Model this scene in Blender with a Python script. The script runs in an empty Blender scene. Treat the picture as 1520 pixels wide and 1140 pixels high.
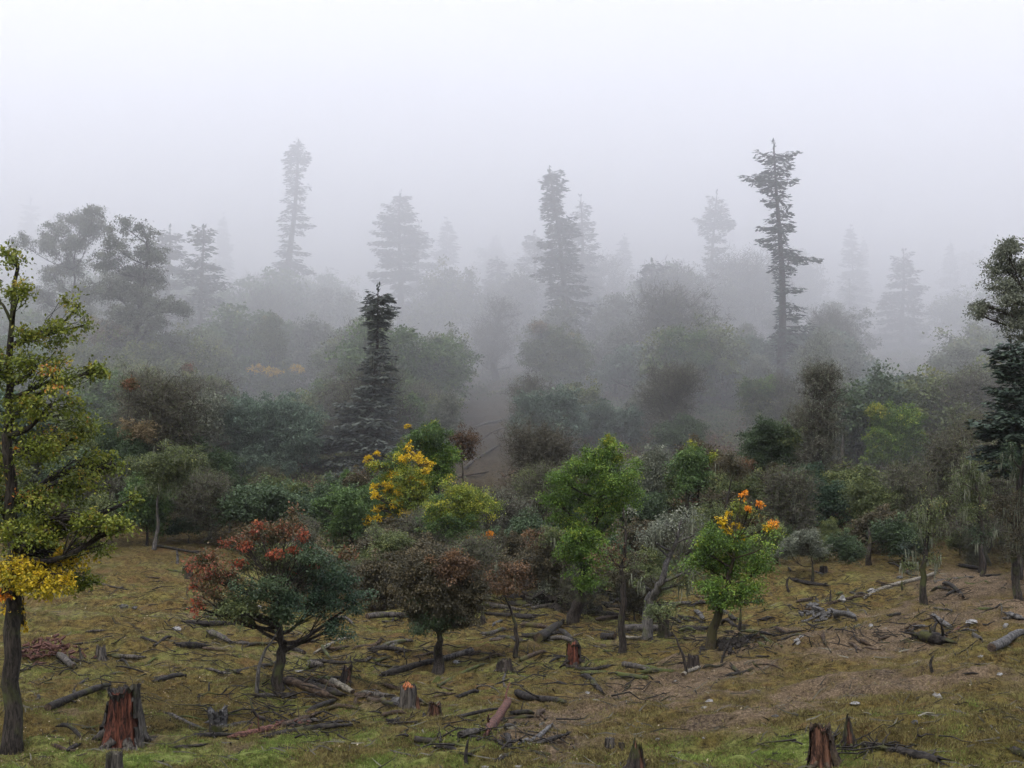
import bpy, math, random, time
import numpy as np
T0 = time.time()
R = math.radians
# ---------------------------------------------------------------- camera, world, sun, exposure
sc = bpy.context.scene
COL = sc.collection
CAMZ = 12.0
F = 2088.0                      # focal length in photo pixels (photo is 1520 wide)
CX, CY = 760.0, 570.0
cam_d = bpy.data.cameras.new('camera'); cam = bpy.data.objects.new('camera', cam_d); COL.objects.link(cam)
cam.location = (0, 0, CAMZ); cam.rotation_euler = (R(90), 0, 0)
cam_d.sensor_fit = 'HORIZONTAL'; cam_d.sensor_width = 36.0; cam_d.lens = 36.0 * F / 1520.0
cam_d.clip_start = 0.1; cam_d.clip_end = 4000
sc.camera = cam
w = bpy.data.worlds.new('World'); sc.world = w; w.use_nodes = True
nt = w.node_tree; nt.nodes.clear()
sky = nt.nodes.new('ShaderNodeTexSky'); sky.sky_type = 'NISHITA'; sky.sun_disc = False
SUN_EL, SUN_AZ = 56.0, 205.0
sky.sun_elevation = R(SUN_EL); sky.sun_rotation = R(SUN_AZ); sky.air_density = 1.0; sky.dust_density = 3.0; sky.ozone_density = 1.0
cover = nt.nodes.new('ShaderNodeMixRGB'); cover.inputs['Fac'].default_value = 0.93      # overcast cloud cover over the sky
cover.inputs['Color2'].default_value = (9.3, 9.75, 11.75, 1)
bg = nt.nodes.new('ShaderNodeBackground'); bg.inputs['Strength'].default_value = 0.092
wo = nt.nodes.new('ShaderNodeOutputWorld')
nt.links.new(sky.outputs[0], cover.inputs['Color1']); _tc = nt.nodes.new('ShaderNodeTexCoord'); _sx = nt.nodes.new('ShaderNodeSeparateXYZ'); _mr = nt.nodes.new('ShaderNodeMapRange'); _ml = nt.nodes.new('ShaderNodeMixRGB')
# overcast sky: three times as bright overhead as at the horizon
_mr.inputs['From Min'].default_value = 0.0; _mr.inputs['From Max'].default_value = 1.0; _mr.inputs['To Min'].default_value = .36; _mr.inputs['To Max'].default_value = 1.55
_ml.blend_type = 'MULTIPLY'; _ml.inputs['Fac'].default_value = 1
nt.links.new(_tc.outputs['Generated'], _sx.inputs[0]); nt.links.new(_sx.outputs['Z'], _mr.inputs['Value']); nt.links.new(cover.outputs[0], _ml.inputs['Color1']); nt.links.new(_mr.outputs[0], _ml.inputs['Color2'])
nt.links.new(_ml.outputs[0], bg.inputs['Color']); nt.links.new(bg.outputs[0], wo.inputs['Surface'])
sun_d = bpy.data.lights.new('sun', 'SUN'); sun = bpy.data.objects.new('sun', sun_d); COL.objects.link(sun)
sun_d.energy = 1.5; sun_d.angle = R(16); sun_d.color = (1.0, 0.93, 0.83)
_az = R(SUN_AZ)
_dir = (math.sin(_az) * math.cos(R(SUN_EL)), math.cos(_az) * math.cos(R(SUN_EL)), math.sin(R(SUN_EL)))
import mathutils
sun.rotation_euler = mathutils.Vector(_dir).to_track_quat('Z', 'Y').to_euler()
sc.view_settings.view_transform = 'Standard'; sc.view_settings.look = 'None'
sc.view_settings.gamma = 1; sc.view_settings.exposure = 0.6; sc.view_settings.use_curve_mapping = False
sc.cycles.use_denoising = True
try: sc.cycles.denoiser = 'OPENIMAGEDENOISE'; sc.cycles.denoising_prefilter = 'ACCURATE'
except Exception: pass
sc.cycles.max_bounces = 20; sc.cycles.diffuse_bounces = 3; sc.cycles.glossy_bounces = 1
sc.cycles.volume_bounces = 20; sc.cycles.transmission_bounces = 2
sc.cycles.use_adaptive_sampling = True; sc.cycles.adaptive_threshold = 0.02
sc.cycles.sample_clamp_indirect = 6

# ---------------------------------------------------------------- noise
def _h(ix, iy, s):
    n = (ix.astype(np.int64) * 374761393 + iy.astype(np.int64) * 668265263 + s * 974711) & 0xffffffff
    n = ((n ^ (n >> 13)) * 1274126177) & 0xffffffff
    return ((n ^ (n >> 16)) & 0xffff) / 65535.0
def vnoise(x, y, s=0):
    x = np.asarray(x, float); y = np.asarray(y, float)
    ix = np.floor(x); iy = np.floor(y); fx = x - ix; fy = y - iy
    ux = fx * fx * (3 - 2 * fx); uy = fy * fy * (3 - 2 * fy)
    a = _h(ix, iy, s); b = _h(ix + 1, iy, s); c = _h(ix, iy + 1, s); d = _h(ix + 1, iy + 1, s)
    return (a * (1 - ux) + b * ux) * (1 - uy) + (c * (1 - ux) + d * ux) * uy - 0.5
def fbm(x, y, s=0, o=3):
    t = 0; a = 1.0
    for k in range(o):
        t = t + a * vnoise(x * 2 ** k + 17.3 * k, y * 2 ** k - 9.1 * k, s + k); a *= 0.5
    return t
# ---------------------------------------------------------------- terrain: height of the hillside
PYS = {
 'L': [(1140, 26), (1105, 30), (1050, 38), (1000, 46), (950, 54), (900, 63), (850, 73), (800, 86), (760, 96), (700, 112), (640, 130), (600, 148), (560, 176), (520, 212), (480, 258), (420, 345), (370, 480)],
 'M': [(1140, 26), (1105, 30), (1060, 37), (1025, 43), (980, 51), (930, 61), (880, 72), (840, 82), (800, 92), (760, 101), (700, 115), (640, 132), (600, 150), (560, 178), (520, 214), (480, 260), (420, 345), (370, 480)],
 'N': [(1140, 25), (1105, 29), (1060, 34), (1020, 39.5), (978, 45.5), (966, 48), (954, 57), (910, 66), (870, 74), (840, 82), (800, 92), (760, 101), (700, 115), (640, 132), (600, 150), (560, 178), (520, 214), (480, 260), (420, 345), (370, 480)],
 'R': [(1140, 24), (1060, 31), (1000, 37), (950, 42.5), (908, 48), (892, 52), (876, 64), (860, 73), (840, 82), (800, 93), (760, 102), (700, 116), (640, 133), (600, 151), (560, 179), (520, 215), (480, 261), (420, 345), (370, 480)],
}
COLS = [(-1500, 'L'), (0, 'L'), (300, 'L'), (560, 'M'), (860, 'M'), (1080, 'N'), (1480, 'R'), (3000, 'R')]
_PX = np.linspace(-1500, 3000, 226); _LY = np.linspace(0, math.log(1200), 300)
def _col(k):
    d = np.array([1.0, 5, 10, 16] + [q[1] for q in PYS[k]] + [1200.0])
    z = np.array([-1.8, -2.9, -4.3, -5.6] + [-(q[0] - CY) / F * q[1] for q in PYS[k]] + [190.0])
    return np.interp(_LY, np.log(d), z)
_cz = np.array([_col(k) for _, k in COLS]); _cx = np.array([c for c, _ in COLS])
_Z = np.array([[np.interp(p, _cx, _cz[:, j]) for j in range(len(_LY))] for p in _PX])
def _blur(a, n, ax):
    k = np.exp(-np.linspace(-2, 2, 2 * n + 1) ** 2); k /= k.sum()
    p = np.pad(a, [(n, n) if i == ax else (0, 0) for i in (0, 1)], mode='edge')
    return np.apply_along_axis(lambda v: np.convolve(v, k, 'valid'), ax, p)
_Z = _blur(_blur(_Z, 5, 0), 1, 1)
def H(x, y):
    x = np.asarray(x, float); y = np.asarray(y, float)
    yy = np.maximum(y, 1.0); yd = np.maximum(y, 14.0)
    px = np.clip(CX + F * x / yd, -1499, 2999); u = (px + 1500) / (4500 / 225)
    v = np.clip(np.log(yy) / _LY[-1] * 299, 0, 298.999)
    i = np.floor(u).astype(int); j = np.floor(v).astype(int); fu = u - i; fv = v - j
    z = (_Z[i, j] * (1 - fu) + _Z[i + 1, j] * fu) * (1 - fv) + (_Z[i, j + 1] * (1 - fu) + _Z[i + 1, j + 1] * fu) * fv
    z = z + np.where(y < 1, (1 - y) * 0.12, 0)
    near = np.clip((y - 8) / 15, 0, 1)
    z = z + near * (0.80 * fbm(x / 8, y / 6, 3, 2) + 0.40 * fbm(x / 2.4, y / 1.5, 11, 3) + 0.25 * fbm(x / .8, y / .5, 23, 2))
    return z + CAMZ
def Hf(x, y): return float(H(np.array([x]), np.array([y]))[0])
def ray(px, py): return ((px - CX) / F, 1.0, -(py - CY) / F)
def at(px, py, dmin=20, dmax=700):
    """the ground point seen at a photo pixel (first hit)"""
    r = ray(px, py); d = np.exp(np.linspace(math.log(dmin), math.log(dmax), 700))
    g = H(r[0] * d, d) - (CAMZ + r[2] * d)
    k = np.argmax(g >= 0)
    if g[k] < 0: return None
    if k == 0: dd = d[0]
    else:
        t = g[k - 1] / (g[k - 1] - g[k]); dd = d[k - 1] + t * (d[k] - d[k - 1])
    return (r[0] * dd, dd, Hf(r[0] * dd, dd))
def base_at(px, d):
    x = (px - CX) / F * d
    return (x, d, Hf(x, d))
def proj(x, y, z): return (CX + F * x / y, CY - F * (z - CAMZ) / y)

# ---------------------------------------------------------------- geometry accumulator
class Geo:
    def __init__(s): s.v = []; s.q = []; s.t = []; s.n = 0; s.h = []; s.qm = []; s.tm = []
    def add(s, v, q=None, t=None, hue=0.5, m=0):
        v = np.asarray(v, float).reshape(-1, 3); s.v.append(v)
        s.h.append(np.broadcast_to(np.asarray(hue, float), (len(v),)).copy())
        if q is not None and len(q): q = np.asarray(q, int).reshape(-1, 4) + s.n; s.q.append(q); s.qm.append(np.full(len(q), m))
        if t is not None and len(t): t = np.asarray(t, int).reshape(-1, 3) + s.n; s.t.append(t); s.tm.append(np.full(len(t), m))
        s.n += len(v); return s
    def build(s, name, mats, parent=None, smooth=True, loc=None):
        me = s.mesh(name, mats, smooth); o = bpy.data.objects.new(name, me); COL.objects.link(o)
        if parent is not None: o.parent = parent
        if loc is not None: o.location = loc
        return o
    def mesh(s, name, mats, smooth=True):
        me = bpy.data.meshes.new(name)
        v = np.concatenate(s.v) if s.v else np.zeros((0, 3))
        q = np.concatenate(s.q) if s.q else np.zeros((0, 4), int); t = np.concatenate(s.t) if s.t else np.zeros((0, 3), int)
        me.vertices.add(len(v)); me.vertices.foreach_set('co', v.ravel())
        nl = q.size + t.size; me.loops.add(nl); me.loops.foreach_set('vertex_index', np.concatenate([q.ravel(), t.ravel()]))
        me.polygons.add(len(q) + len(t))
        me.polygons.foreach_set('loop_start', np.concatenate([np.arange(len(q)) * 4, q.size + np.arange(len(t)) * 3]))
        me.polygons.foreach_set('loop_total', np.concatenate([np.full(len(q), 4), np.full(len(t), 3)]))
        mi = np.concatenate(([np.concatenate(s.qm)] if s.qm else []) + ([np.concatenate(s.tm)] if s.tm else [])) if (s.qm or s.tm) else np.zeros(0)
        me.polygons.foreach_set('material_index', mi.astype(int))
        me.polygons.foreach_set('use_smooth', np.full(len(q) + len(t), smooth))
        a = me.attributes.new('hue', 'FLOAT', 'POINT'); a.data.foreach_set('value', np.concatenate(s.h) if s.h else np.zeros(0))
        for m in (mats if isinstance(mats, (list, tuple)) else [mats]): me.materials.append(m)
        me.update(calc_edges=True); return me

def tube(g, P, rad, sides=6, hue=0.5, m=0, rough=0.0, rng=None, cap=True):
    P = np.asarray(P, float); n = len(P); rad = np.broadcast_to(np.asarray(rad, float), (n,))
    T = np.gradient(P, axis=0); T /= np.linalg.norm(T, axis=1)[:, None] + 1e-9
    ref = np.array([0.13, 0.95, 0.28]) if abs(T[0][2]) > .6 else np.array([0.05, 0.1, 1.0])
    A = np.cross(T, ref); A /= np.linalg.norm(A, axis=1)[:, None] + 1e-9; B = np.cross(T, A)
    th = np.arange(sides) * 2 * math.pi / sides
    rr = rad[:, None] * np.ones((n, sides))
    if rough and rng is not None:
        ridge = rng.normal(0, 1, sides)[None, :] * .6 + rng.normal(0, 1, (n, sides)) * .55
        rr = rr * (1 + rough * ridge)
    V = P[:, None, :] + rr[:, :, None] * (np.cos(th)[None, :, None] * A[:, None, :] + np.sin(th)[None, :, None] * B[:, None, :])
    V = V.reshape(-1, 3); i = np.arange(n - 1)[:, None] * sides + np.arange(sides)[None, :]
    j = np.arange(n - 1)[:, None] * sides + (np.arange(sides)[None, :] + 1) % sides
    Q = np.stack([i, j, j + sides, i + sides], -1).reshape(-1, 4)
    if cap:
        V = np.concatenate([V, P[:1], P[-1:]]); k = np.arange(sides); c0 = n * sides; c1 = c0 + 1
        Tt = np.concatenate([np.stack([np.full(sides, c0), (k + 1) % sides, k], -1),
                             np.stack([np.full(sides, c1), (n - 1) * sides + k, (n - 1) * sides + (k + 1) % sides], -1)])
        g.add(V, Q, Tt, hue, m)
    else: g.add(V, Q, None, hue, m)

def ribbons(g, P0, P1, wid, hue, rng, bend=0.15):
    """many thin bent strips from P0 to P1"""
    P0 = np.asarray(P0, float); P1 = np.asarray(P1, float); n = len(P0)
    D = P1 - P0; L = np.linalg.norm(D, axis=1)[:, None] + 1e-6
    S = np.cross(D, rng.normal(0, 1, (n, 3))); S /= np.linalg.norm(S, axis=1)[:, None] + 1e-9
    M = (P0 + P1) / 2 + rng.normal(0, 1, (n, 3)) * L * bend; wd = np.broadcast_to(wid, (n,))[:, None]
    V = np.stack([P0 - S * wd * .5, P0 + S * wd * .5, M + S * wd * .4, M - S * wd * .4, P1 + S * wd * .12, P1 - S * wd * .12], 1).reshape(-1, 3)
    b = np.arange(n)[:, None] * 6
    Q = np.concatenate([b + [0, 1, 2, 3], b + [3, 2, 4, 5]])
    g.add(V, Q, None, np.repeat(np.broadcast_to(hue, (n,)), 6))

def leaves(g, C, size, hue, rng, out=None, droop=0.35, aspect=0.55, flat=0.6):
    """leaf blades (folded diamonds) at C; out = preferred direction of the tip"""
    n = len(C); d = rng.normal(0, 1, (n, 3))
    if out is not None: d = d * .7 + out
    d[:, 2] -= droop; d /= np.linalg.norm(d, axis=1)[:, None] + 1e-9
    up = rng.normal(0, 1, (n, 3)) * (1 - flat); up[:, 2] += flat
    s = np.cross(d, up); s /= np.linalg.norm(s, axis=1)[:, None] + 1e-9
    nn = np.cross(s, d); sz = (size * rng.uniform(.6, 1.35, n))[:, None]
    V = np.stack([C, C + d * sz * .45 + s * sz * aspect * .5 + nn * sz * .08, C + d * sz, C + d * sz * .45 - s * sz * aspect * .5 + nn * sz * .08], 1).reshape(-1, 3)
    Q = np.arange(n)[:, None] * 4 + np.arange(4)[None, :]
    g.add(V, Q, None, np.repeat(np.broadcast_to(hue, (n,)), 4))

# ---------------------------------------------------------------- objects
def tag(o, label, cat, group=None, kind=None):
    if label: o['label'] = label
    if cat: o['category'] = cat
    if group: o['group'] = group
    if kind: o['kind'] = kind
    return o
def empty(name, loc, rz=0, scale=1):
    o = bpy.data.objects.new(name, None); COL.objects.link(o); o.empty_display_size = .3
    o.location = loc; o.rotation_euler = (0, 0, rz); o.scale = (scale,) * 3 if not hasattr(scale, '__len__') else scale
    return o
def copy_tree(o, parent=None):
    c = o.copy(); COL.objects.link(c); c.parent = parent
    for ch in o.children: copy_tree(ch, c)
    return c

# ---------------------------------------------------------------- materials
def mat(name): 
    m = bpy.data.materials.new(name); m.use_nodes = True; nt = m.node_tree; b = nt.nodes['Principled BSDF']
    return m, nt, b
def ramp(nt, stops, interp='LINEAR'):
    r = nt.nodes.new('ShaderNodeValToRGB'); r.color_ramp.interpolation = interp; e = r.color_ramp.elements
    while len(e) < len(stops): e.new(0.5)
    for k, (p, c) in enumerate(stops): e[k].position = p; e[k].color = (*c, 1)
    return r
def noise(nt, scale, detail=4, rough=.6, vec=None, dist=0):
    n = nt.nodes.new('ShaderNodeTexNoise'); n.inputs['Scale'].default_value = scale; n.inputs['Detail'].default_value = detail
    n.inputs['Roughness'].default_value = rough; n.inputs['Distortion'].default_value = dist
    if vec is not None: nt.links.new(vec, n.inputs['Vector'])
    return n
def mixc(nt, fac, a, b, bt='MIX'):
    m = nt.nodes.new('ShaderNodeMixRGB'); m.blend_type = bt
    for s, v in ((m.inputs['Fac'], fac), (m.inputs['Color1'], a), (m.inputs['Color2'], b)):
        if hasattr(v, 'links') or isinstance(v, bpy.types.NodeSocket): nt.links.new(v, s)
        else: s.default_value = v if not isinstance(v, tuple) else (*v, 1)
    return m.outputs[0]
def posvec(nt, scale=None):
    g = nt.nodes.new('ShaderNodeNewGeometry'); v = g.outputs['Position']
    if scale:
        mp = nt.nodes.new('ShaderNodeMapping'); mp.inputs['Scale'].default_value = scale; nt.links.new(v, mp.inputs['Vector']); v = mp.outputs[0]
    return v
def bump(nt, b, h, strength=.5, dist=.05):
    n = nt.nodes.new('ShaderNodeBump'); n.inputs['Strength'].default_value = strength; n.inputs['Distance'].default_value = dist
    nt.links.new(h, n.inputs['Height']); nt.links.new(n.outputs[0], b.inputs['Normal'])

def leafmat(name, stops, trans=.25, rough=.55):
    """leaf pigment along the per-leaf 'hue' attribute, with a translucent share"""
    m, nt, b = mat(name); at_ = nt.nodes.new('ShaderNodeAttribute'); at_.attribute_name = 'hue'
    r = ramp(nt, stops); nt.links.new(at_.outputs['Fac'], r.inputs[0])
    nt.links.new(r.outputs[0], b.inputs['Base Color']); b.inputs['Roughness'].default_value = rough
    b.inputs['Specular IOR Level'].default_value = .3
    tr = nt.nodes.new('ShaderNodeBsdfTranslucent'); nt.links.new(r.outputs[0], tr.inputs['Color'])
    mx = nt.nodes.new('ShaderNodeMixShader'); mx.inputs[0].default_value = trans
    nt.links.new(b.outputs[0], mx.inputs[1]); nt.links.new(tr.outputs[0], mx.inputs[2])
    nt.links.new(mx.outputs[0], nt.nodes['Material Output'].inputs['Surface']); return m
def barkmat(name, dark, light, moss=None, mossamt=.5, sc_=(7, 7, 1.2), bs=.7, bd=.04):
    m, nt, b = mat(name)
    tc = nt.nodes.new('ShaderNodeTexCoord'); mp = nt.nodes.new('ShaderNodeMapping'); mp.inputs['Scale'].default_value = sc_
    nt.links.new(tc.outputs['Object'], mp.inputs['Vector'])
    n = noise(nt, 3.0, 6, .7, mp.outputs[0], .4); r = ramp(nt, [(.42, dark), (.62, light)]); nt.links.new(n.outputs[0], r.inputs[0])
    c = r.outputs[0]
    if moss:
        n2 = noise(nt, 1.3, 4, .6, posvec(nt)); rr = ramp(nt, [(.62 - mossamt * .25, (0, 0, 0)), (.74 - mossamt * .25, (1, 1, 1))]); nt.links.new(n2.outputs[0], rr.inputs[0])
        c = mixc(nt, rr.outputs[0], c, moss)
    nt.links.new(c, b.inputs['Base Color']); b.inputs['Roughness'].default_value = .85; b.inputs['Specular IOR Level'].default_value = .2
    bump(nt, b, n.outputs[0], bs, bd); return m
# ================================================================ THE SETTING
def seg_dist(px, py, pts, ys=2.2):
    best = np.full(px.shape, 1e9)
    for (x0, y0), (x1, y1) in zip(pts[:-1], pts[1:]):
        dx, dy = x1 - x0, (y1 - y0) * ys
        t = np.clip(((px - x0) * dx + (py - y0) * ys * dy) / (dx * dx + dy * dy + 1e-6), 0, 1)
        best = np.minimum(best, np.hypot(px - x0 - t * dx, (py - y0) * ys - t * dy))
    return best
SOIL = [[(830, 1120), (850, 1065), (960, 1045), (1060, 1005), (1180, 975), (1320, 945), (1420, 912), (1530, 885), (1700, 850)],
        [(880, 1100), (1010, 1075), (1120, 1062), (1230, 1030), (1330, 1012), (1450, 1000)]]
LITTER = [[(170, 895), (230, 925), (280, 905)], [(60, 1090), (120, 1100)], [(250, 1060), (300, 1045)]]
def masks(x, y):
    yd = np.maximum(y, 14); px = CX + F * x / yd; py = CY - F * (H(x, y) - CAMZ) / yd
    n = fbm(x / 2.2, y / 1.5, 77, 3); n2 = fbm(x / .8, y / .6, 91, 2)
    soil = np.zeros_like(px)
    for k, s in enumerate(SOIL):
        soil = np.maximum(soil, np.clip(1.15 - seg_dist(px, py, s) / (88, 62)[k] + n * 1.5 + n2 * 1.1, 0, 1))
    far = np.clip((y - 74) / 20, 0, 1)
    soil = np.maximum(soil, np.clip((n2 * .8 + n * 1.3 - .42) * 2.0, 0, 1) * .8)
    sl = np.exp(-(((px - 720) / 70) ** 2 + ((py - 660) / 70) ** 2)); soil = np.maximum(soil, sl * .9)
    soil = np.maximum(soil, np.clip(1.6 * np.exp(-(((px - 1440) / 90) ** 2 + ((py - 868) / 24) ** 2)) + n * .5, 0, 1))
    green = np.clip((py - 1048 - np.abs(px - 560) * .035 + n * 60) / 40, 0, 1) * np.clip((980 - px) / 160, 0, 1)
    green = np.maximum(green, np.clip((py - 1035 + n * 90) / 45, 0, 1) * np.clip((px - 880) / 120, 0, 1) * np.clip((1470 - px + n * 260) / 200, .4, 1))
    green = np.maximum(green, np.clip(.20 + n * 1.1 + n2 * .7 - far * .8, 0, .8))
    green = green * (1 - soil * .85) * np.clip(.75 + n2 * 1.4, .15, 1)
    return soil, green, far
def make_ground():
    a = np.concatenate([np.radians(np.linspace(-178, -34, 26)), np.radians(np.linspace(-33, -22.5, 12)), np.radians(np.linspace(-22, 22, 620)), np.radians(np.linspace(22.5, 33, 12)), np.radians(np.linspace(34, 182, 26))])
    r = np.concatenate([np.exp(np.linspace(math.log(.6), math.log(17), 22)), np.exp(np.linspace(math.log(17.1), math.log(75), 400)), np.exp(np.linspace(math.log(75.5), math.log(320), 130)), np.exp(np.linspace(math.log(330), math.log(1100), 30))])
    AA, RR = np.meshgrid(a, r); X = RR * np.sin(AA); Y = RR * np.cos(AA)
    Z = H(X.ravel(), Y.ravel()); soil, green, far = masks(X.ravel(), Y.ravel())
    # clods and trampled dents where the soil is bare, fine turf relief elsewhere
    x, y = X.ravel(), Y.ravel(); inn = np.clip((np.abs(y) - 15) / 10, 0, 1)
    Z = Z + inn * soil * (.10 * np.abs(fbm(x / .34, y / .3, 5, 3)) + .05 * vnoise(x / .13, y / .13, 6)) + inn * (1 - soil) * .11 * fbm(x / .42, y / .3, 8, 2)
    g = Geo(); n, m = len(r), len(a); i = np.arange(n - 1)[:, None] * m + np.arange(m - 1)[None, :]
    Q = np.stack([i, i + m, i + m + 1, i + 1], -1).reshape(-1, 4)
    g.add(np.stack([x, y, Z], -1), Q)
    b = g; me = b.mesh('ground', M_ground)
    for nm, arr in (('soil', soil), ('green', green), ('far', far)):
        at_ = me.attributes.new(nm, 'FLOAT', 'POINT'); at_.data.foreach_set('value', arr)
    o = bpy.data.objects.new('ground', me); COL.objects.link(o); o['kind'] = 'structure'
    return o
def make_ground_mat():
    m, nt, b = mat('turf_and_soil'); P = posvec(nt)
    def A(n): a = nt.nodes.new('ShaderNodeAttribute'); a.attribute_name = n; return a.outputs['Fac']
    n1 = noise(nt, .55, 5, .65, P); n2 = noise(nt, 4.2, 7, .78, P); n3 = noise(nt, 14, 5, .8, P); n4 = noise(nt, 1.1, 4, .6, P, 1.0)
    moss = ramp(nt, [(.38, (0.014, 0.010, 0.004)), (.47, (0.075, 0.051, 0.017)), (.56, (0.166, 0.119, 0.035)), (.68, (0.127, 0.118, 0.034))]); nt.links.new(n2.outputs[0], moss.inputs[0])
    rust = ramp(nt, [(.38, (0.031, 0.018, 0.009)), (.5, (0.114, 0.066, 0.027)), (.66, (0.211, 0.124, 0.050))]); nt.links.new(n3.outputs[0], rust.inputs[0])
    f1 = ramp(nt, [(.50, (0, 0, 0)), (.64, (.8, .8, .8))]); nt.links.new(n1.outputs[0], f1.inputs[0])
    base = mixc(nt, f1.outputs[0], moss.outputs[0], rust.outputs[0])
    gr = ramp(nt, [(.38, (.045, .045, .013)), (.52, (.155, .180, .045)), (.66, (.25, .285, .085))]); nt.links.new(n2.outputs[0], gr.inputs[0])
    c = mixc(nt, A('green'), base, gr.outputs[0])
    so = ramp(nt, [(.40, (0.017, 0.013, 0.009)), (.5, (0.122, 0.087, 0.051)), (.64, (0.306, 0.231, 0.143))]); nt.links.new(n3.outputs[0], so.inputs[0])
    so2 = ramp(nt, [(.4, (0.037, 0.026, 0.018)), (.6, (0.170, 0.120, 0.072))]); nt.links.new(n4.outputs[0], so2.inputs[0])
    c = mixc(nt, A('soil'), c, mixc(nt, .45, so.outputs[0], so2.outputs[0]))
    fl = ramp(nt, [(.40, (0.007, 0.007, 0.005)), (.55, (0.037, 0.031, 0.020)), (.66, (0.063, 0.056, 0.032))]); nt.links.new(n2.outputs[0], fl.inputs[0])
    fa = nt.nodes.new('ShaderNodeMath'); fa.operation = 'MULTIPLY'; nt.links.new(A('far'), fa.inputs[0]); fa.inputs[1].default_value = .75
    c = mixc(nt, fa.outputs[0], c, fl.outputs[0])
    sp = noise(nt, 55, 2, .5, P); spr = ramp(nt, [(.64, (0, 0, 0)), (.72, (.4, .4, .4))]); nt.links.new(sp.outputs[0], spr.inputs[0])
    c = mixc(nt, spr.outputs[0], c, (.16, .12, .07))
    nt.links.new(c, b.inputs['Base Color']); b.inputs['Roughness'].default_value = .95; b.inputs['Specular IOR Level'].default_value = .1
    hb = nt.nodes.new('ShaderNodeMath'); hb.operation = 'ADD'; nt.links.new(n2.outputs[0], hb.inputs[0]); nt.links.new(n3.outputs[0], hb.inputs[1])
    bump(nt, b, hb.outputs[0], .9, .10); return m
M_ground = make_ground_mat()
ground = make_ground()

def volume_box(name, x0, x1, y0, y1, z0, z1, dens, col, aniso=0.25, lump=0, seed=0, lean=0.0):
    """closed box of even fog; lump / lean shape its near face like the rolling front of a cloud"""
    nx, nz = (26, 12) if lump else (2, 2); g = Geo()
    X, Z = np.meshgrid(np.linspace(x0, x1, nx), np.linspace(z0, z1, nz)); x, z = X.ravel(), Z.ravel()
    yf = y0 + lump * fbm(x / 34, z / 26, seed, 2) - lean * (z - z0); n = nx * nz
    V = np.concatenate([np.stack([x, yf, z], -1), np.stack([x, np.full(n, y1), z], -1)])
    i = (np.arange(nz - 1)[:, None] * nx + np.arange(nx - 1)[None, :]).ravel()
    Q = [np.stack([i, i + 1, i + nx + 1, i + nx], -1), np.stack([i + n, i + nx + n, i + nx + 1 + n, i + 1 + n], -1)]
    k = np.arange(nx - 1); t = (nz - 1) * nx
    Q.append(np.stack([k, k + n, k + 1 + n, k + 1], -1)); Q.append(np.stack([k + t, k + 1 + t, k + 1 + t + n, k + t + n], -1))
    k = np.arange(nz - 1) * nx; Q.append(np.stack([k, k + nx, k + nx + n, k + n], -1))
    k = k + nx - 1; Q.append(np.stack([k, k + n, k + nx + n, k + nx], -1))
    g.add(V, np.concatenate(Q))
    m = bpy.data.materials.new(name); m.use_nodes = True; nt = m.node_tree; nt.nodes.clear()
    out = nt.nodes.new('ShaderNodeOutputMaterial'); v = nt.nodes.new('ShaderNodeVolumePrincipled')
    v.inputs['Color'].default_value = (*col, 1); v.inputs['Density'].default_value = dens; v.inputs['Anisotropy'].default_value = aniso
    nt.links.new(v.outputs[0], out.inputs['Volume'])
    try: m.cycles.homogeneous_volume = True
    except Exception: pass
    o = g.build(name, m, smooth=False); o['kind'] = 'stuff'; return o
zlo = float(ground.bound_box[0][2])
zhi = max(c[2] for c in ground.bound_box)
FOG = (.994, .996, 1.0)
volume_box('haze', -1150, 1150, -1150, 1150, zlo - 1, zhi + 30, .00012, FOG)
volume_box('fog_bank', -420, 420, 105, 620, zlo - .5, 98, .0092, FOG, lump=30, seed=4, lean=.2)
volume_box('fog_bank', -410, 410, 158, 600, zlo - .3, 90, .0110, FOG, lump=44, seed=9, lean=.35)
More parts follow.
